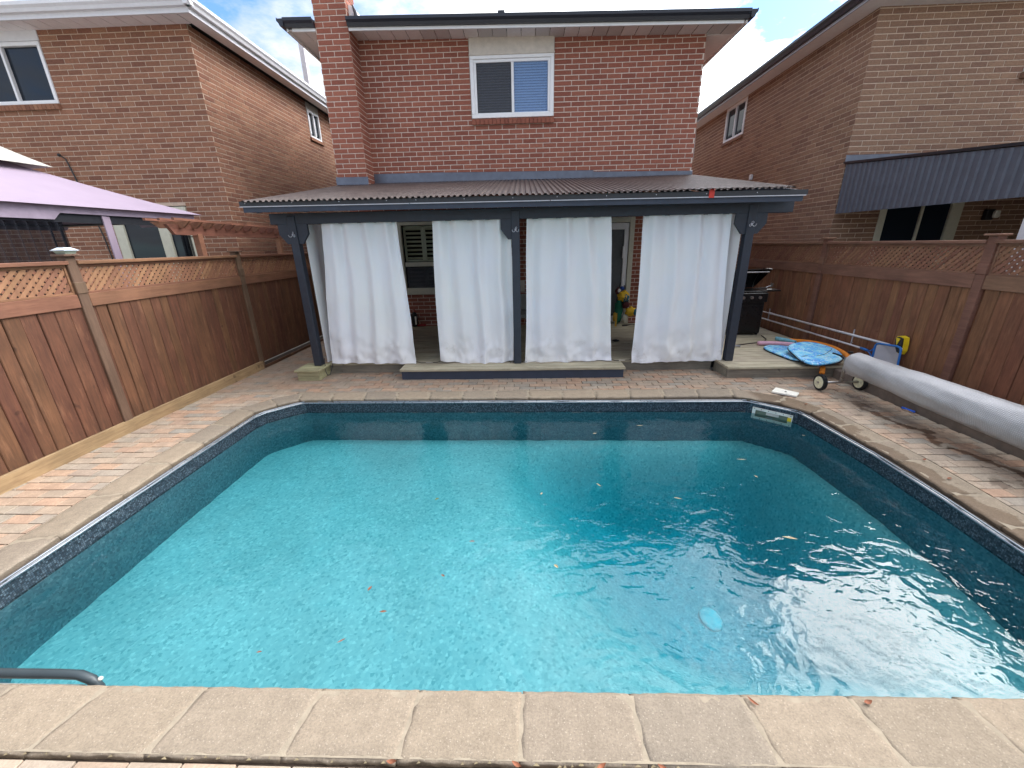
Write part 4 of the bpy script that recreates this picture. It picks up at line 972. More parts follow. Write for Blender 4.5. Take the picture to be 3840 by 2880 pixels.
bx = thing('post_box', 'small weathered timber box at the foot of the left porch post', 'box', (-3.28, 5.82, 0))
planks(-3.47, -3.08, 5.60, 6.02, .16, bx, .14, 'box_wood', .03)
for z0, z1 in ((-.01, .055), (.059, .127)): MB().box(-3.44, -3.11, 5.625, 5.65, z0, z1, .003).build('side_board', 'box_wood', bx); MB().box(-3.135, -3.11, 5.652, 6.0, z0, z1, .003).build('side_board', 'box_wood', bx); MB().box(-3.44, -3.415, 5.652, 6.0, z0, z1, .003).build('side_board', 'box_wood', bx)

# ------------------------------------------------------------------ porch
po = thing('porch_roof', 'dark navy timber porch with corrugated metal roof and three posts', 'porch', (0, 5.9, 0))
PX = [(-3.22, 'left'), (-.118, 'mid'), (3.045, 'right')]
for xc, w_ in PX:
    p = MB().box(xc-.056, xc+.056, 5.845, 5.955, .16, 2.31, .006).build('post', 'navy_paint', po)
    hk = MB(); zc = 2.06
    hk.tube([(xc, 5.842, zc+.03), (xc+.012, 5.83, zc+.045), (xc+.02, 5.82, zc+.03), (xc, 5.83, zc), (xc-.02, 5.82, zc-.022), (xc-.04, 5.81, zc-.018), (xc-.045, 5.80, zc+.005)], .005, 6); hk.tube([(xc, 5.83, zc), (xc+.025, 5.82, zc-.022), (xc+.04, 5.81, zc-.015), (xc+.045, 5.80, zc+.01)], .005, 6); hk.disc((xc, 5.84, zc+.01), (0, 1, 0), .014, .006, 10)
    hk.build('coat_hook', 'silver_edge', p)
    for sg in (-1, 1):
        if w_ == 'mid' and sg > 0: continue
        x0 = xc+sg*.056; m = MB(); q = [(0, 0), (0, -.26), (.05, -.26), (.15, -.13), (.15, 0)]
        m.prism(q, lambda p_: (x0+sg*p_[0], 5.865, 2.205+p_[1]), lambda p_: (x0+sg*p_[0], 5.905, 2.205+p_[1])); m.build('bracket', 'navy_paint', po)
MB().box(-3.52, 3.57, 5.86, 5.90, 2.205, 2.345, .005).build('beam', 'navy_paint', po); MB().box(-3.52, 3.57, 5.965, 6.005, 2.205, 2.345, .005).build('beam', 'navy_paint', po)
for k in range(12):
    xr_ = -3.5+k*.635
    if xr_ > 3.5: xr_ = 3.5
    m = MB(); m.prism([(5.60, 2.335), (8.98, 2.95), (8.98, 3.06), (5.60, 2.44)], lambda q: (xr_-.019, q[0], q[1]), lambda q: (xr_+.019, q[0], q[1])); m.build('rafter', 'navy_paint', po)
def fz2(x): return -.0045*x
m = MB(); m.prism([(5.575, 2.328), (5.60, 2.328), (5.60, 2.395), (5.575, 2.395)], lambda q: (-3.67, q[0], q[1]+fz2(-3.67)), lambda q: (3.485, q[0], q[1]+fz2(3.485))); m.build('fascia', 'navy_board', po)
for a, b, dy in ((-3.70, -1.45, 0.), (-1.46, .35, -.003), (.34, 3.52, -.006)):
    m = MB(); m.prism([(5.560, 2.402), (5.572, 2.402), (5.572, 2.460), (5.560, 2.460)], lambda q: (a, q[0]+dy, q[1]+fz2(a)), lambda q: (b, q[0]+dy, q[1]+fz2(b))); t_ = m.build('drip_edge', 'black_trim', po)
    m = MB(); m.prism([(5.552, 2.389), (5.572, 2.392), (5.572, 2.401), (5.552, 2.400)], lambda q: (a, q[0]+dy, q[1]+fz2(a)), lambda q: (b-.02, q[0]+dy, q[1]+fz2(b))); m.build('drip_lip', 'silver_edge', t_)
    for j in range(int((b-a)/.62)+1):
        xs_ = a+.08+j*.62
        if xs_ < b: MB().disc((xs_, 5.556+dy, 2.435+fz2(xs_)), (0, 1, 0), .006, .006, 8).build('screw', 'silver_edge', t_)
MB().box(2.31, 2.375, 5.545, 5.552, 2.375, 2.47).box(2.31, 2.375, 5.545, 5.60, 2.47, 2.477).build('tape', 'red_tape', po, label='torn strip of red tape on the roof edge')
# corrugated sheets (four overlapping)
def rib(x):
    t = (x/.076) % 1.; return (.0 if t < .22 else (t-.22)/.18 if t < .40 else 1. if t < .72 else (.90-t)/.18 if t < .90 else 0.)*.019
edges = [-3.655, -1.75, .05, 1.9, 3.36]
for i in range(4):
    x0, x1 = edges[i], edges[i+1]+.05*(i < 3); xs_ = []; x = x0
    t0 = math.floor(x0/.076)*.076
    while t0 < x1:
        for q in (.0, .22, .40, .72, .90):
            xx = t0+q*.076
            if x0 <= xx <= x1: xs_.append(xx)
        t0 += .076
    n_ = len(xs_); m = MB(); ys = [5.50+(9.03-5.50)*j/14 for j in range(15)]
    for j, yy in enumerate(ys):
        for k, xx in enumerate(xs_):
            z = 2.462+(yy-5.53)*.1855+rib(xx)+.0035*(i % 2)+.004*noise.noise(Vector((xx*1.2, yy*.9, i)))-.0006*xx
            if j == 0: z += .006*noise.noise(Vector((xx*9, 3, 1)))
            m.v.append((xx, yy if j else yy+.012*noise.noise(Vector((xx*2, 7, i))), z))
    for j in range(14):
        for k in range(n_-1): m.f.append((j*n_+k, j*n_+k+1, (j+1)*n_+k+1, (j+1)*n_+k)); m.t.append(0)
    m.build('corrugated_sheet', 'roof_metal', po)

# ------------------------------------------------------------------ curtains
def curtain(label, tl, tr, bl, br, yc, zb=.165, zt=2.23, nf=5, seed=0, mat='curtain_cloth', sag=0., group='white curtains hanging from the porch beam'):
    def fn(u, v):
        vv = 1-v; x = (tl+(tr-tl)*u)*(1-vv)+(bl+(br-bl)*u)*vv
        e = .012*math.sin(vv*5+seed)*(1 if u < .5 else -1)*min(1, abs(u-.5)*2)
        ph = seed*1.3+u*nf*2*math.pi+.8*noise.noise(Vector((u*2, vv*1.5, seed)))*2
        amp = .034*(1-.25*vv)
        y = yc+amp*(math.sin(ph)+.30*math.sin(1.7*ph+1)) - .03*vv
        cr_ = max(0, (vv-.68)/.32)**1.5
        y += cr_*(.050*noise.noise(Vector((u*7, vv*9, seed+4)))+.026*noise.noise(Vector((u*19, vv*22, seed+9))))+.012*noise.noise(Vector((u*5+vv*3, vv*5, seed)))+.005*noise.noise(Vector((u*14, vv*11, seed)))
        z = zt+(zb-zt)*vv
        z += vv**3*(.010*math.sin(u*3.6+seed)+.006*noise.noise(Vector((u*8, 1, seed)))-sag*math.sin(math.pi*u))
        return (x+e, y, z)
    m = MB(); m.grid(fn, 84, 72); c = m.build('curtain', 'curtain_cloth', None, True)
    tag(c, label, 'curtain', group)
    h = MB(); h.grid(lambda u, v: (lambda p: (p[0], p[1]-.003, p[2]))(fn(u, .004+v*.028)), 60, 2); h.build('hem', 'curtain_cloth', c, True)
    return c
curtain('wide white curtain nearest the left porch post', -2.87, -1.772, -3.03, -1.703, 5.945, .168, seed=1, nf=4.2)
curtain('narrower white curtain just left of the middle post, bottom hem dragging', -1.284, -.185, -1.32, -.175, 5.945, .190, seed=2.3, nf=3.8, sag=.035)
curtain('white curtain just right of the middle post, beside the patio door gap', .048, 1.178, -.011, 1.313, 5.945, .165, seed=4.1, nf=3.9)
curtain('wide white curtain nearest the right porch post and the grill', 1.637, 2.80, 1.624, 2.945, 5.945, .135, seed=5.2, nf=4.4)
def sidecurtain(label, x, dx, y0, y1, seed, zb=.18):
    def fn(u, v):
        vv = 1-v; return (x+dx*u+.03*math.sin(u*22+seed)+vv*.02*math.sin(u*5), y0+(y1-y0)*u, 2.23+(zb-2.23)*vv)
    m = MB(); m.grid(fn, 60, 20); tag(m.build('curtain', 'curtain_cloth', None, True), label, 'curtain', 'side curtains of the porch')
sidecurtain('cream lit side curtain seen edge on behind the left post', -3.13, .03, 5.99, 8.2, 0)
sidecurtain('side curtain seen edge on behind the right post', 2.97, -.03, 5.99, 7.35, 2)
# bungee cords with carabiners at the hems
def bungee(label, x0, x1, y, z, dz=0.):
    t = thing('bungee_cord', label, 'bungee cord', ((x0+x1)/2, y, z), 'bungee cords clipped along the curtain hems')
    L_ = x1-x0; MB().tube([(x0, y, z+.02), (x0+L_*.2, y-.01, z), (x0+L_*.38, y, z)], .005, 6).tube([(x0+L_*.68, y, z), (x0+L_*.85, y-.01, z+.006), (x1, y, z+.02)], .005, 6).build('cord', 'plastic_black', t)
    cx_ = x0+L_*.53; r_ = L_*.15; MB().tube([(cx_+r_*math.cos(a_), y+.018*math.sin(a_), z) for a_ in [k*math.pi/6 for k in range(13)]], .004, 6, False).build('carabiner', 'steel', t)
bungee('bungee with carabiner across the gap before the shuttered window', -1.70, -1.32, 5.93, .17)
bungee('bungee with carabiner across the gap before the patio door', 1.31, 1.62, 5.93, .17)
bungee('small bungee clip left of the middle post foot', -.25, -.17, 5.90, .17); bungee('small bungee clip right of the middle post foot', -.06, .02, 5.90, .17)
t = MB().tube([(-3.105, 5.86, .28), (-3.10, 5.84, .2), (-3.085, 5.80, .08), (-3.06, 5.78, .03), (-3.03, 5.80, .03), (-3.02, 5.86, .10), (-3.03, 5.95, .17)], .006, 6); tag(t.build('rope_loop', 'plastic_black'), 'dark rope loop dangling beside the left post box', 'rope')

# ------------------------------------------------------------------ behind the curtains
t = thing('spray_canister', 'black canister with white label and red hose against the house wall', 'canister', (-2.50, 8.95, .16))
MB().tube([(-2.50, 8.95, .17), (-2.50, 8.95, .19), (-2.50, 8.95, .42), (-2.50, 8.95, .46), (-2.50, 8.95, .49)], [.06, .07, .07, .05, .02], 16).build('body', 'plastic_black', t); MB().box(-2.475, -2.445, 8.875, 8.90, .22, .40).build('label', 'plastic_white', t)
MB().tube([(-2.53, 8.95, .48), (-2.53, 8.93, .54), (-2.48, 8.93, .55), (-2.46, 8.95, .48)], .008, 6).build('handle', 'red_paint', t); MB().tube([(-2.44, 8.93, .19), (-2.35, 8.9, .20), (-2.24, 8.9, .20)], [.02, .028, .026], 10).build('hose', 'red_paint', t)
t = thing('patio_bench', 'grey cushioned bench half hidden behind the middle post', 'bench', (-.05, 8.6, .16))
MB().box(-.75, .35, 8.25, 8.8, .42, .52, .02).build('seat', 'cushion_grey', t); MB().box(-.75, .35, 8.78, 8.88, .52, .86, .02).build('backrest', 'cushion_grey', t)
for x_ in (-.72, .30):
    for y_ in (8.28, 8.82): MB().box(x_-.02, x_+.02, y_-.02, y_+.02, .16, .42).build('leg', 'plastic_black', t)
b_ = MB().box(-.38, .0, 8.93, 8.99, .90, 1.14, .006); tag(b_.build('storage_board', 'trim_beige'), 'pale square board leaning on the wall above the bench', 'board')
t = thing('bag_bundle', 'bundle of colourful beach bags and towels hanging by the patio door', 'bags', (2.12, 8.9, .2))
for nm, mt, c_, r_, s_ in (('towel', 'cloth_green', (2.06, 8.90, .45), (.085, .05, .27), 1), ('bag', 'cloth_yellow', (2.13, 8.86, .78), (.12, .07, .11), 2), ('bag', 'cloth_teal', (2.18, 8.84, .74), (.07, .05, .08), 3), ('bag', 'cloth_yellow', (2.32, 8.86, .44), (.12, .06, .10), 4), ('bag', 'cloth_teal', (2.41, 8.84, .43), (.05, .05, .07), 5), ('bag', 'cloth_maroon', (2.02, 8.87, .88), (.07, .05, .07), 6), ('bag', 'cloth_maroon', (2.20, 8.86, .58), (.08, .06, .07), 7), ('pouch', 'cloth_blue', (2.10, 8.87, .93), (.05, .04, .05), 8), ('bag', 'plastic_black', (2.18, 8.88, .66), (.08, .06, .06), 9), ('tag', 'plastic_white', (2.03, 8.82, .90), (.03, .01, .035), 10), ('bag', 'trim_cream', (2.20, 8.87, .30), (.06, .04, .09), 11), ('bag', 'strap_yellow', (1.98, 8.88, .32), (.04, .04, .10), 12)):
    MB().sphere(c_, r_, 22, 16, .34, s_).build(nm, mt, t, True)
MB().tube([(2.06, 8.9, 1.05), (2.04, 8.9, .95), (2.0, 8.9, .6), (1.96, 8.9, .3)], .008, 6).tube([(2.15, 8.9, 1.0), (2.17, 8.9, .8)], .012, 6).build('hanger', 'plastic_black', t)
MB().box(1.93, 1.97, 8.6, 8.606, .16, .45).build('strap', 'strap_yellow', t)
t = MB().tube([(2.10, 8.62, .175), (2.2, 8.66, .175), (2.32, 8.74, .175), (2.45, 8.76, .175), (2.7, 8.76, .175)], [.02, .014, .006, .006, .006], 8); tag(t.build('floor_cable', 'plastic_black'), 'black cable with plug lying on the deck by the door', 'cable')
t = MB().sphere((1.66, 7.22, .18), (.07, .04, .02), 12, 6, .4, 3); tag(t.build('shoe', 'plastic_black'), 'small dark shoe on the deck behind the third curtain', 'shoe')

# ------------------------------------------------------------------ grill
t = thing('barbecue_grill', 'black gas barbecue with open lid behind the right post', 'grill', (4.08, 7.8, .16))
MB().box(3.76, 4.42, 7.57, 8.08, .20, .93, .012).build('cabinet', 'grill_black', t)
MB().box(3.78, 4.40, 7.555, 7.568, .24, .72, .004).build('door', 'grill_black', t); MB().box(3.80, 3.83, 7.53, 7.55, .5, .7, .004).build('handle', 'steel', t)
MB().box(3.74, 4.44, 7.53, 7.575, .78, .95, .01).build('control_panel', 'grill_black', t)
for k in range(4): MB().disc((3.84+k*.15, 7.515, .87), (0, 1, 0), .027, .03, 14).build('knob', 'steel', t)
MB().box(3.75, 4.43, 7.56, 8.08, .93, .985, .008).build('firebox', 'grill_black', t)
m = MB(); m.grid(lambda u, v: (3.75+.68*u, 8.10-.02-.46*(1-math.cos(v*1.75)), .99+.38*math.sin(v*1.75)), 4, 12); m.build('lid', 'grill_black', t, True)
for xx in (3.75, 4.43):
    pts = [(xx, 8.08-.46*(1-math.cos(a*1.75)), .99+.38*math.sin(a*1.75)) for a in [k/12 for k in range(13)]]
    m = MB(); m.add(pts+[(xx, 8.06, .99)], [tuple(range(14))]); m.build('lid_side', 'grill_black', t); MB().tube(pts, .006, 6).build('lid_rim', 'steel', t)
MB().tube([(3.82, 7.50, 1.32), (4.36, 7.50, 1.32)], .014, 8).build('lid_handle', 'steel', t)
MB().box(4.435, 4.68, 7.58, 8.02, .965, .99, .006).build('side_shelf', 'grill_black', t); MB().box(3.50, 3.74, 7.58, 8.02, .965, .99, .006).build('side_shelf', 'grill_black', t)
for x_ in (3.79, 4.39):
    for y_ in (7.62, 8.03): MB().disc((x_, y_, .185), (1, 0, 0), .025, .03, 12).build('caster', 'rubber', t)
t = thing('grill_brush', 'wire grill brush lying on the barbecue side shelf', 'brush', (4.5, 7.7, 1.0))
MB().tube([(4.30, 7.66, 1.02), (4.45, 7.68, 1.03), (4.53, 7.68, 1.06)], .009, 8).build('handle', 'steel', t)
m = MB(); rr = random.Random(4)
for k in range(36):
    d = Vector((rr.uniform(-.3, 1), rr.uniform(-1, 1), rr.uniform(-.6, 1))).normalized(); m.tube([(4.54, 7.68, 1.07), tuple(Vector((4.54, 7.68, 1.07))+d*rr.uniform(.03, .06))], .0025, 4)
m.build('bristles', 'bristle', t)
t = MB().tube([(4.44, 7.62, 1.0), (4.52, 7.60, 1.005), (4.62, 7.61, 1.0)], .008, 6).tube([(4.46, 7.64, 1.0), (4.60, 7.66, 1.003)], .008, 6); tag(t.build('grill_tongs', 'steel'), 'steel tongs at the front of the barbecue shelf', 'tongs')
t = MB().tube([(4.42, 7.5, .175), (4.35, 7.2, .17), (4.2, 7.0, .17), (4.05, 6.95, .17), (3.8, 6.85, .17), (3.55, 6.75, .172)], .007, 6); tag(t.build('grill_cable', 'plastic_black'), 'thin black cable trailing over the planks from the barbecue', 'cable')
t = MB().tube([(3.5, 6.72, .18), (3.62, 6.66, .18)], .012, 8); tag(t.build('metal_clip', 'steel'), 'small metal clip on the planks beside the right post', 'clip')

# ------------------------------------------------------------------ boards and noodles
def slab(outline, th, name, mat, parent, dz=0.):
    m = MB(); n_ = len(outline); o = [Vector(p) for p in outline]; c = sum(o, Vector())/n_
    rings = []
    for f, dz_ in ((.0, th), (.55, th), (.94, th*.98), (1.0, th*.8), (1.0, th*.2), (.97, 0.), (.0, 0.)):
        rings.append([tuple(c+(p-c)*f+Vector((0, 0, dz_+dz))) for p in o])
    V = [p for r_ in rings for p in r_]; F = [(k*n_+i, k*n_+(i+1) % n_, (k+1)*n_+(i+1) % n_, (k+1)*n_+i) for k in range(6) for i in range(n_)]
    return m.add(V, F)
def smooth_loop(pts, it=2):
    for _ in range(it):
        o = []
        for i in range(len(pts)):
            a, b = Vector(pts[i]), Vector(pts[(i+1) % len(pts)]); o += [a.lerp(b, .25), a.lerp(b, .75)]
        pts = o
    return pts
b1 = [(4.029, 6.098, .313), (4.148, 6.2, .331), (4.297, 6.245, .344), (4.427, 6.24, .35), (4.526, 6.15, .344), (4.593, 5.966, .326), (4.586, 5.803, .306), (4.52, 5.628, .281), (4.436, 5.523, .265), (4.342, 5.465, .253), (4.211, 5.429, .242), (4.041, 5.398, .23), (3.95, 5.44, .23), (3.913, 5.575, .245), (3.962, 5.843, .279), (3.979, 5.971, .295)]
b2 = [(3.944, 6.563, .2), (4.095, 6.667, .2), (4.231, 6.63, .2), (4.338, 6.568, .2), (4.401, 6.482, .2), (4.331, 6.175, .2), (4.188, 5.898, .2), (4.057, 5.748, .2), (3.988, 5.73, .2), (3.917, 5.821, .2), (3.904, 6.075, .2), (3.886, 6.299, .2), (3.898, 6.456, .2)]
for pts, lab in ((b1, 'bright blue printed bodyboard on top of the pile by the deck edge'), (b2, 'blue bodyboard with black edge, underneath the other one')):
    t = thing('bodyboard', lab, 'bodyboard', (4.2, 6, .2), 'bodyboards piled on the deck'); L_ = smooth_loop([Vector(p)-Vector((0, 0, .03)) for p in pts])
    slab(L_, .030, 'deck', 'board_print', t, .004).build('deck', 'board_print', t, True); cc = sum([Vector(p) for p in L_], Vector())/len(L_)
    slab([cc+(Vector(p)-cc)*1.02 for p in L_], .018, 'slick', 'foam_black', t, -.006).build('slick', 'foam_black', t, True)
t = MB().tube([(4.52, 5.86, .328), (4.47, 5.81, .322), (4.41, 5.76, .316), (4.34, 5.70, .308), (4.27, 5.65, .302), (4.20, 5.62, .297), (4.13, 5.60, .293)], .003, 6); tag(t.build('board_leash', 'plastic_black'), 'thin black leash lying over the top bodyboard', 'leash')
def noodle(pts, r_, mat, lab):
    t = thing('pool_noodle', lab, 'pool noodle', pts[0], 'foam pool noodles'); P = [Vector(p) for p in pts]; Q = []
    for i in range(len(P)-1):
        for k in range(4):
            t_ = k/4; p0, p1, p2, p3 = P[max(i-1, 0)], P[i], P[i+1], P[min(i+2, len(P)-1)]
            Q.append(.5*((2*p1)+(-p0+p2)*t_+(2*p0-5*p1+4*p2-p3)*t_*t_+(-p0+3*p1-3*p2+p3)*t_**3))
    Q.append(P[-1]); MB().tube(Q, r_, 14).build('foam', mat, t, True)
    for e, q in ((Q[0], Q[1]), (Q[-1], Q[-2])):
        d = (e-q).normalized(); MB().tube([e+d*.0005, e+d*.002], r_*.3, 10).build('bore', 'rubber', t)
noodle([(3.97, 6.78, .20), (4.2, 6.76, .20), (4.45, 6.66, .20), (4.6, 6.5, .2)], .034, 'foam_pink', 'pink noodle whose end points at the right post')
noodle([(4.60, 6.95, .20), (4.80, 6.72, .22), (4.84, 6.35, .24), (4.76, 5.95, .24), (4.66, 5.70, .23), (4.50, 5.50, .22)], .034, 'foam_orange', 'orange noodle arching behind the top bodyboard')
noodle([(4.28, 5.86, .20), (4.22, 5.62, .195), (4.17, 5.49, .15), (4.14, 5.44, .08)], .032, 'foam_orange', 'orange noodle end hanging over the deck edge')
noodle([(4.24, 5.9, .195), (4.16, 5.62, .19), (4.12, 5.50, .185)], .028, 'foam_pink', 'pale noodle end peeping out under the top bodyboard')
noodle([(4.47, 7.12, .20), (4.56, 6.95, .20), (4.6, 6.80, .20)], .034, 'foam_blue', 'pale blue noodle end behind the pink one')

# ------------------------------------------------------------------ poles, net, brush on the right fence
pg = 'hooks on the right fence'
for yy, z0, z1, lab in ((8.1, .33, .57, 'thin grey bracket holding the poles beside the barbecue'), (5.96, .37, .59, 'thin white bracket holding the poles near the skimmer net')):
    t = MB().box(4.845, 4.86, yy-.008, yy+.008, z0, z1, .003).box(4.845, 4.875, yy-.008, yy+.008, z0+.02, z0+.03); tag(t.build('pole_bracket', 'silver_edge'), lab, 'bracket', pg)
t = thing('pool_brush', 'telescopic pole with yellow and black brush head, upper pole on the fence', 'pool brush', (4.83, 6.5, .47))
MB().tube([(4.83, 8.30, .49), (4.83, 8.0, .49)], .010, 8).tube([(4.83, 8.02, .49), (4.83, 5.32, .515)], .017, 10).build('pole', 'aluminium', t, True); MB().tube([(4.83, 8.04, .49), (4.83, 7.96, .49)], .022, 10).build('collar', 'silver_edge', t)
hd = [(5.10, .665), (5.16, .68), (5.205, .665), (5.215, .62), (5.185, .53), (5.14, .46), (5.10, .45), (5.08, .50), (5.085, .59)]
m = MB(); m.prism([(p[0], p[1]-.01) for p in hd], lambda q: (4.80, q[0], q[1]), lambda q: (4.86, q[0], q[1])); m.build('brush_body', 'plastic_yellow', t)
hc = (5.158, .565); m = MB(); m.prism([(hc[0]+(p[0]-hc[0])*.84, hc[1]+(p[1]-.01-hc[1])*.88) for p in hd], lambda q: (4.785, q[0], q[1]), lambda q: (4.80, q[0], q[1])); m.build('brush_pad', 'plastic_black', t)
m = MB(); m.prism([(5.192, .64), (5.135, .635), (5.165, .55)], lambda q: (4.778, q[0], q[1]), lambda q: (4.785, q[0], q[1])); m.build('brush_plate', 'plastic_yellow', t)
t = thing('skimmer_net', 'blue framed leaf net on a pole, lower pole on the fence', 'skimmer net', (4.80, 6.5, .36))
MB().tube([(4.83, 8.28, .355), (4.83, 5.72, .365)], .015, 10).build('pole', 'aluminium', t, True)
MB().tube([(4.83, 5.74, .365), (4.81, 5.60, .365)], .018, 10).tube([(4.81, 5.60, .365), (4.79, 5.52, .38), (4.78, 5.46, .44)], .008, 8).tube([(4.81, 5.60, .362), (4.79, 5.52, .34), (4.78, 5.45, .27)], .008, 8).build('yoke', 'plastic_blue', t, True)
fr = [(5.46, .26), (5.46, .47), (5.44, .50), (5.40, .51), (5.15, .535), (5.10, .53), (5.08, .50), (5.06, .27), (5.07, .22), (5.12, .20), (5.42, .20)]
MB().tube([(4.78, p[0], p[1]) for p in fr]+[(4.78, fr[0][0], fr[0][1])], .013, 8, False).build('hoop', 'plastic_blue', t, True)
m = MB(); m.grid(lambda u, v: (4.785+.05*math.sin(math.pi*u)*math.sin(math.pi*v)+.01*noise.noise(Vector((u*5, v*5, 1))), 5.46-.39*u, .20+v*(.30+.03*u)), 16, 12); m.build('mesh_bag', 'skimmer_net', t, True)

# ------------------------------------------------------------------ cover roller
t = thing('solar_cover_reel', 'silver bubble solar cover rolled on a wheeled reel at the right', 'pool cover reel', (4.1, 5.0, 0))
def ax(y): f = (4.93-y)/3.9; return Vector((4.10-.02*f, y, .392-.062*f)), .140+.045*f
m = MB(); nu, nv = 48, 80
def cf_(u, v):
    y = 4.93-3.9*v; c, r_ = ax(y); a = u*2*math.pi; r2 = r_
    if v < .012: r2 = r_*.80
    r2 += .010*noise.noise(Vector((math.cos(a)*1.5, math.sin(a)*1.5, y*1.6)))+.006*noise.noise(Vector((math.cos(a)*3, math.sin(a)*3, y*6)))
    r2 -= .014*math.exp(-((y-3.35-.05*math.sin(a))/.018)**2)*(1 if math.sin(a) < .5 else .3); r2 += .003*math.sin(a*9+y*1.3)*(.5+.5*math.sin(y*4))
    return (c.x+r2*math.cos(a), y, c.z+r2*math.sin(a)*(1.0 if math.sin(a) > -.2 else 1.03))
m.grid(cf_, nu, nv, 0, lambda u, v: (u*.95, v*3.9)); m.build('cover_roll', 'bubble_cover', t, True)
c, r_ = ax(4.93); m = MB(); m.grid(lambda u, v: (c.x+r_*.80*(1-v*.8)*math.cos(u*6.2832), 4.93+.004*math.sin(v*40), c.z+r_*.80*(1-v*.8)*math.sin(u*6.2832)), 40, 12); m.build('roll_end', 'bubble_cover', t, True)
MB().tube([(4.10, 5.06, .395), (4.06, .9, .33)], .022, 12).build('axle', 'steel', t, True)
for yy in (5.02, .98):
    zc = .40 if yy > 3 else .33
    MB().tube([(4.085, yy, .10), (4.09, yy, zc+.03)], .019, 10).tube([(3.80, yy, .10), (4.36, yy, .10)], .014, 10).build('stand', 'steel', t, True)
    for x_ in (3.83, 4.33):
        w_ = MB().disc((x_, yy, .10), (1, 0, 0), .100, .042, 32).build('tyre', 'rubber', t); 
        tr = MB()
        for k in range(32): a = k*math.pi/16; tr.box(-.02, .02, -.004, .004, .098, .104); v8 = tr.v[-8:]; tr.v[-8:] = [tuple(Matrix.Rotation(a, 3, 'X') @ Vector(v)+Vector((x_, yy, .10))) for v in v8]
        tr.build('tread', 'rubber', w_)
        for sg in (-1, 1):
            h_ = MB().disc((x_+sg*.020, yy, .10), (1, 0, 0), .078, .01, 32)
            h_.build('rim', 'wheel_cream', w_); sk = MB()
            for k in range(6):
                a = k*math.pi/3; q = Matrix.Rotation(a, 3, 'X'); b_ = MB().box(-.003, .003, -.007, .007, .02, .068); sk.add([tuple(q @ Vector(v)+Vector((x_+sg*.027, yy, .10))) for v in b_.v], b_.f)
            sk.build('spokes', 'wheel_cream', w_); MB().disc((x_+sg*.03, yy, .10), (1, 0, 0), .014, .014, 12).build('hub', 'steel', w_)
MB().tube([(4.10, 5.06, .40), (4.10, 5.14, .42)], .015, 8).tube([(4.10, 5.12, .42), (4.02, 5.13, .45), (3.98, 5.13, .46)], .010, 8).build('crank', 'plastic_black', t, True)
MB().disc((4.20, 5.13, .47), (0, 0, 1), .03, .02, 14).build('crank_knob', 'plastic_black', t)

# ------------------------------------------------------------------ skimmer plate, lid, tool, drain, rail
SA = Vector((2.786, 4.756)); SB = Vector((3.185, 4.39)); sd = (SB-SA).normalized(); sn = Vector((sd.y, -sd.x))
if sn.dot(Vector((-1, -1))) < 0: sn = -sn
def sk(u, o_, z): p = SA+sd*u+sn*o_; return (p.x, p.y, z)
t = thing('skimmer_faceplate', 'white skimmer mouth set in the far right corner of the pool wall', 'skimmer', sk(.27, 0, -.17))
u0, u1, z0, z1 = .075, .50, -.245, -.10
def skbox(a, b, c, d, o0, o1): 
    m = MB(); m.prism([(a, c), (b, c), (b, d), (a, d)], lambda q: sk(q[0], o0, q[1]), lambda q: sk(q[0], o1, q[1])); return m
m = skbox(u0, u1, z1-.030, z1, .004, .016); 
for a, b, c, d in ((u0, u1, z0, z0+.028), (u0, u0+.035, z0+.028, z1-.030), (u1-.045, u1, z0+.028, z1-.030)): q = skbox(a, b, c, d, .004, .016); m.add(q.v, q.f)
m.build('plate', 'plastic_white', t)
skbox(u0+.035, u1-.045, z0+.028, z1-.03, -.001, .003).build('throat', 'throat_grey', t); skbox(u0+.15, u1-.14, z0+.075, z1-.035, .0032, .006).build('weir', 'trim_beige', t)
for k in range(6):
    for zz in (z1-.013, z0+.012): c_ = sk(u0+.02+k*.077, .017, zz); MB().sphere(c_, .005, 8, 5).build('screw', 'plastic_black', t)
skbox(u1-.048, u1-.008, z0+.06, z1-.035, .0165, .019).build('sticker', 'plastic_yellow', t)
m = MB(); m.prism([(3.30, 5.06), (3.47, 4.85), (3.365, 4.735), (3.165, 4.915)], lambda q: (q[0], q[1], .004), lambda q: (q[0], q[1], .022)); t = m.build('access_cover', 'plastic_white'); tag(t, 'white plastic skimmer lid lying on the coping in the far right corner', 'lid')
MB().disc((3.325, 4.89, .024), (0, 0, 1), .012, .004, 12).build('finger_hole', 'plastic_black', t)
t = MB().tube([(4.312, 4.36, .014), (4.325, 4.31, .016), (4.34, 4.235, .014)], [.014, .008, .013], 8); tag(t.build('plastic_tool', 'plastic_bluer', None, True), 'small bright blue plastic tool on the pavers under the cover roll', 'tool')
kz = -.9
for _ in range(30): kx, ky = 1.026*(1.87-kz)/2.01, 1.715*(1.87-kz)/2.01; kz = .5*kz+.5*(fz(kx, ky)+.015)
t = MB(); t.sphere((kx, ky, kz), (.10, .13, .035), 20, 10, .15, 2); tag(t.build('drain_cover', 'drain_cyan', None, True), 'pale cyan round drain cover under water near the sun glare', 'drain cover')
t = thing('pool_step', 'grey handrail and white tread of a pool step at the near left corner', 'pool steps', (-2.3, 1.3, -.1))
MB().tube([(-3.1, 1.30, -.02), (-2.7, 1.285, -.03), (-2.25, 1.285, -.028), (-2.15, 1.285, -.032), (-2.095, 1.28, -.055), (-2.07, 1.275, -.10), (-2.065, 1.275, -.5)], .021, 14).build('handrail', 'rail_grey', t, True)
MB().box(-2.9, -2.12, 1.20, 1.275, -.10, -.07, .012).build('tread', 'plastic_white', t); MB().box(-2.88, -2.14, 1.21, 1.24, -.59, -.10, .01).build('riser', 'plastic_white', t)
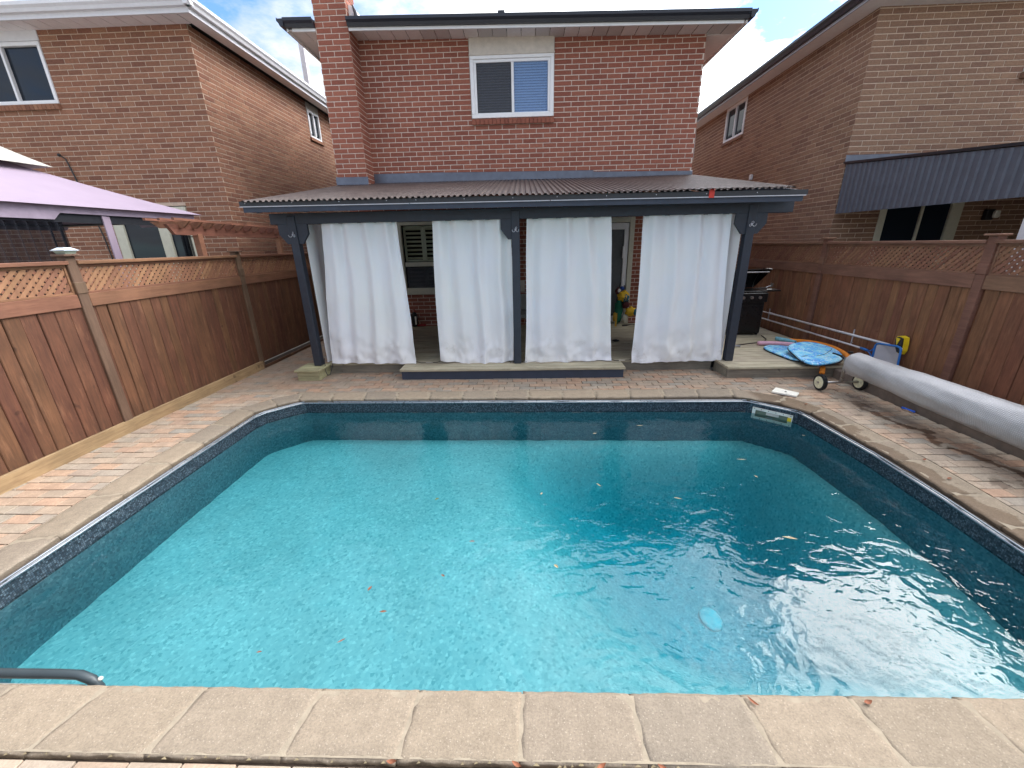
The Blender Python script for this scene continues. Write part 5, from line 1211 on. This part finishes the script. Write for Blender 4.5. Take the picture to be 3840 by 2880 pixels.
MB().sphere((-2.04, 1.275, -.04), .010).build('rail_cap', 'plastic_white', t)

# ------------------------------------------------------------------ leaves
def leaf(x, y, z, L_, w_, ang, mat, lab, curl=.3, grp='fallen leaves'):
    L_ *= .78; w_ *= .7
    m = MB(); m.grid(lambda u, v: ((u-.5)*L_, (v-.5)*w_*math.sin(math.pi*min(.97, max(.03, u)))**.8, curl*L_*((u-.5)**2)+.15*w_*(abs(v-.5))*4*math.sin(3*u)), 10, 4)
    tag(m.build('leaf', mat, None, True, loc=(x, y, z), rot=(0, 0, ang)), lab, 'leaf', grp)
leaf(.955, 1.19, .006, .062, .018, -.9, 'leaf_brown', 'curled orange brown leaf on the near coping, left one of two', .8)
leaf(1.435, 1.195, .006, .048, .026, .2, 'leaf_brown', 'crumpled orange leaf on the near coping, right one of two', .9)
wz = -.176
for (x, y, L_, w_, a, mt, lab) in [(-.771, 2.885, .05, .03, .5, 'leaf_green', 'dark tangled floating leaf left of the pool middle'), (-.862, 1.773, .055, .02, .1, 'leaf_brown', 'orange floating leaf below the red one in the near left water'), (-1.005, 1.941, .05, .024, 1.2, 'leaf_brown', 'red brown floating leaf standing out in the near left water'), (-1.034, 1.586, .06, .012, .6, 'leaf_brown', 'thin brown curved leaf afloat close to the near edge'), (-1.453, 1.516, .035, .014, .2, 'leaf_brown', 'leftmost small brown leaf afloat'),
    (-.405, 2.372, .055, .016, .0, 'leaf_brown', 'slim pinkish brown leaf afloat right of the tangled one'), (-.558, 2.05, .04, .018, -.5, 'leaf_brown', 'small orange leaf afloat right of the red brown one'), (.643, 3.098, .075, .018, -1.0, 'leaf_tan', 'pale slender leaf afloat at the edge of the deep water'), (1.271, 2.897, .08, .018, -.4, 'leaf_tan', 'pale slender leaf afloat over the darkest water'), (1.34, 4.326, .09, .02, -.1, 'leaf_tan', 'pale leaf afloat on the curtain reflections near the far wall'), (.78, 4.125, .06, .02, .3, 'leaf_tan', 'small pale bent leaf afloat left of the curtain reflection leaf'),
    (2.095, 3.228, .05, .02, -1.2, 'leaf_tan', 'small whitish leaf afloat in the teal water at the right'), (2.121, 3.535, .12, .016, -.1, 'leaf_tan', 'long tan leaf afloat below the skimmer'), (.191, 2.135, .05, .03, -.9, 'leaf_tan', 'pink tan leaf afloat where the glare begins'), (.128, 2.965, .04, .02, 1.0, 'leaf_tan', 'tiny yellow leaf afloat near the middle of the pool'), (3.05, 4.05, .04, .014, -.6, 'leaf_tan', 'tiny tan leaf afloat under the skimmer mouth'), (1.899, 2.416, .12, .03, -.3, 'leaf_tan', 'broad white leaf afloat right of the glare specks')]:
    leaf(x, y, wz, L_, w_, a, mt, lab, .15, 'leaves floating on the pool')
rr = random.Random(9)
lst = [(-1.27, 'leftmost'), (-.62, ''), (-.53, 'orange'), (-.19, ''), (.16, ''), (.31, ''), (.52, 'curled'), (.62, ''), (.98, '')]
gl = MB()
for k in range(60):
    x_ = rr.uniform(-2.2, 2.2); L_ = rr.uniform(.01, .03); a = rr.uniform(-.4, .4); y_ = .958+rr.uniform(-.006, .006)
    gl.add([(x_, y_, -.008), (x_+L_*math.cos(a), y_+L_*math.sin(a)*.3, -.004), (x_+L_*.5, y_+.006, .0)], [(0, 1, 2)], rr.random())
o = gl.build('leaf_litter', 'leaf_tan'); o['kind'] = 'stuff'
for x_, lab in ((-.53, 'orange leaf tucked in the joint below the near coping, left of centre'), (-.05, 'curled rust leaf in the joint below the near coping at the centre'), (.50, 'rust leaf standing up in the joint below the near coping, right of centre'), (.27, 'small rust leaf in the coping joint between the curled ones')):
    leaf(x_, .955, .002, .05, .022, rr.uniform(-.5, .5), 'leaf_brown', lab, .9)
for (x, y, z, lab) in [(3.02, 4.98, .01, 'brown twiggy leaf beside the white skimmer lid'), (3.33, 4.50, .008, 'brown leaf on the damp coping right of the lid'), (3.50, 3.2, .008, 'small tan leaf on the right coping by the stained pavers'), (3.42, 2.9, .008, 'brown leaf on the damp right coping nearest the frame edge')]:
    leaf(x, y, z, .06, .03, rr.uniform(0, 3), 'leaf_brown', lab, .5)
m = MB()
for k in range(50):
    x_, y_ = 4.12+rr.gauss(0, .09), 4.80+rr.gauss(0, .05); a = rr.uniform(0, 6.28); L_ = rr.uniform(.015, .04); m.add([(x_, y_, .0), (x_+L_*math.cos(a), y_+L_*math.sin(a), .006), (x_+L_*.6*math.cos(a+.5), y_+L_*.6*math.sin(a+.5), .003)], [(0, 1, 2)], rr.random())
o = m.build('pine_debris', 'leaf_brown'); o['kind'] = 'stuff'
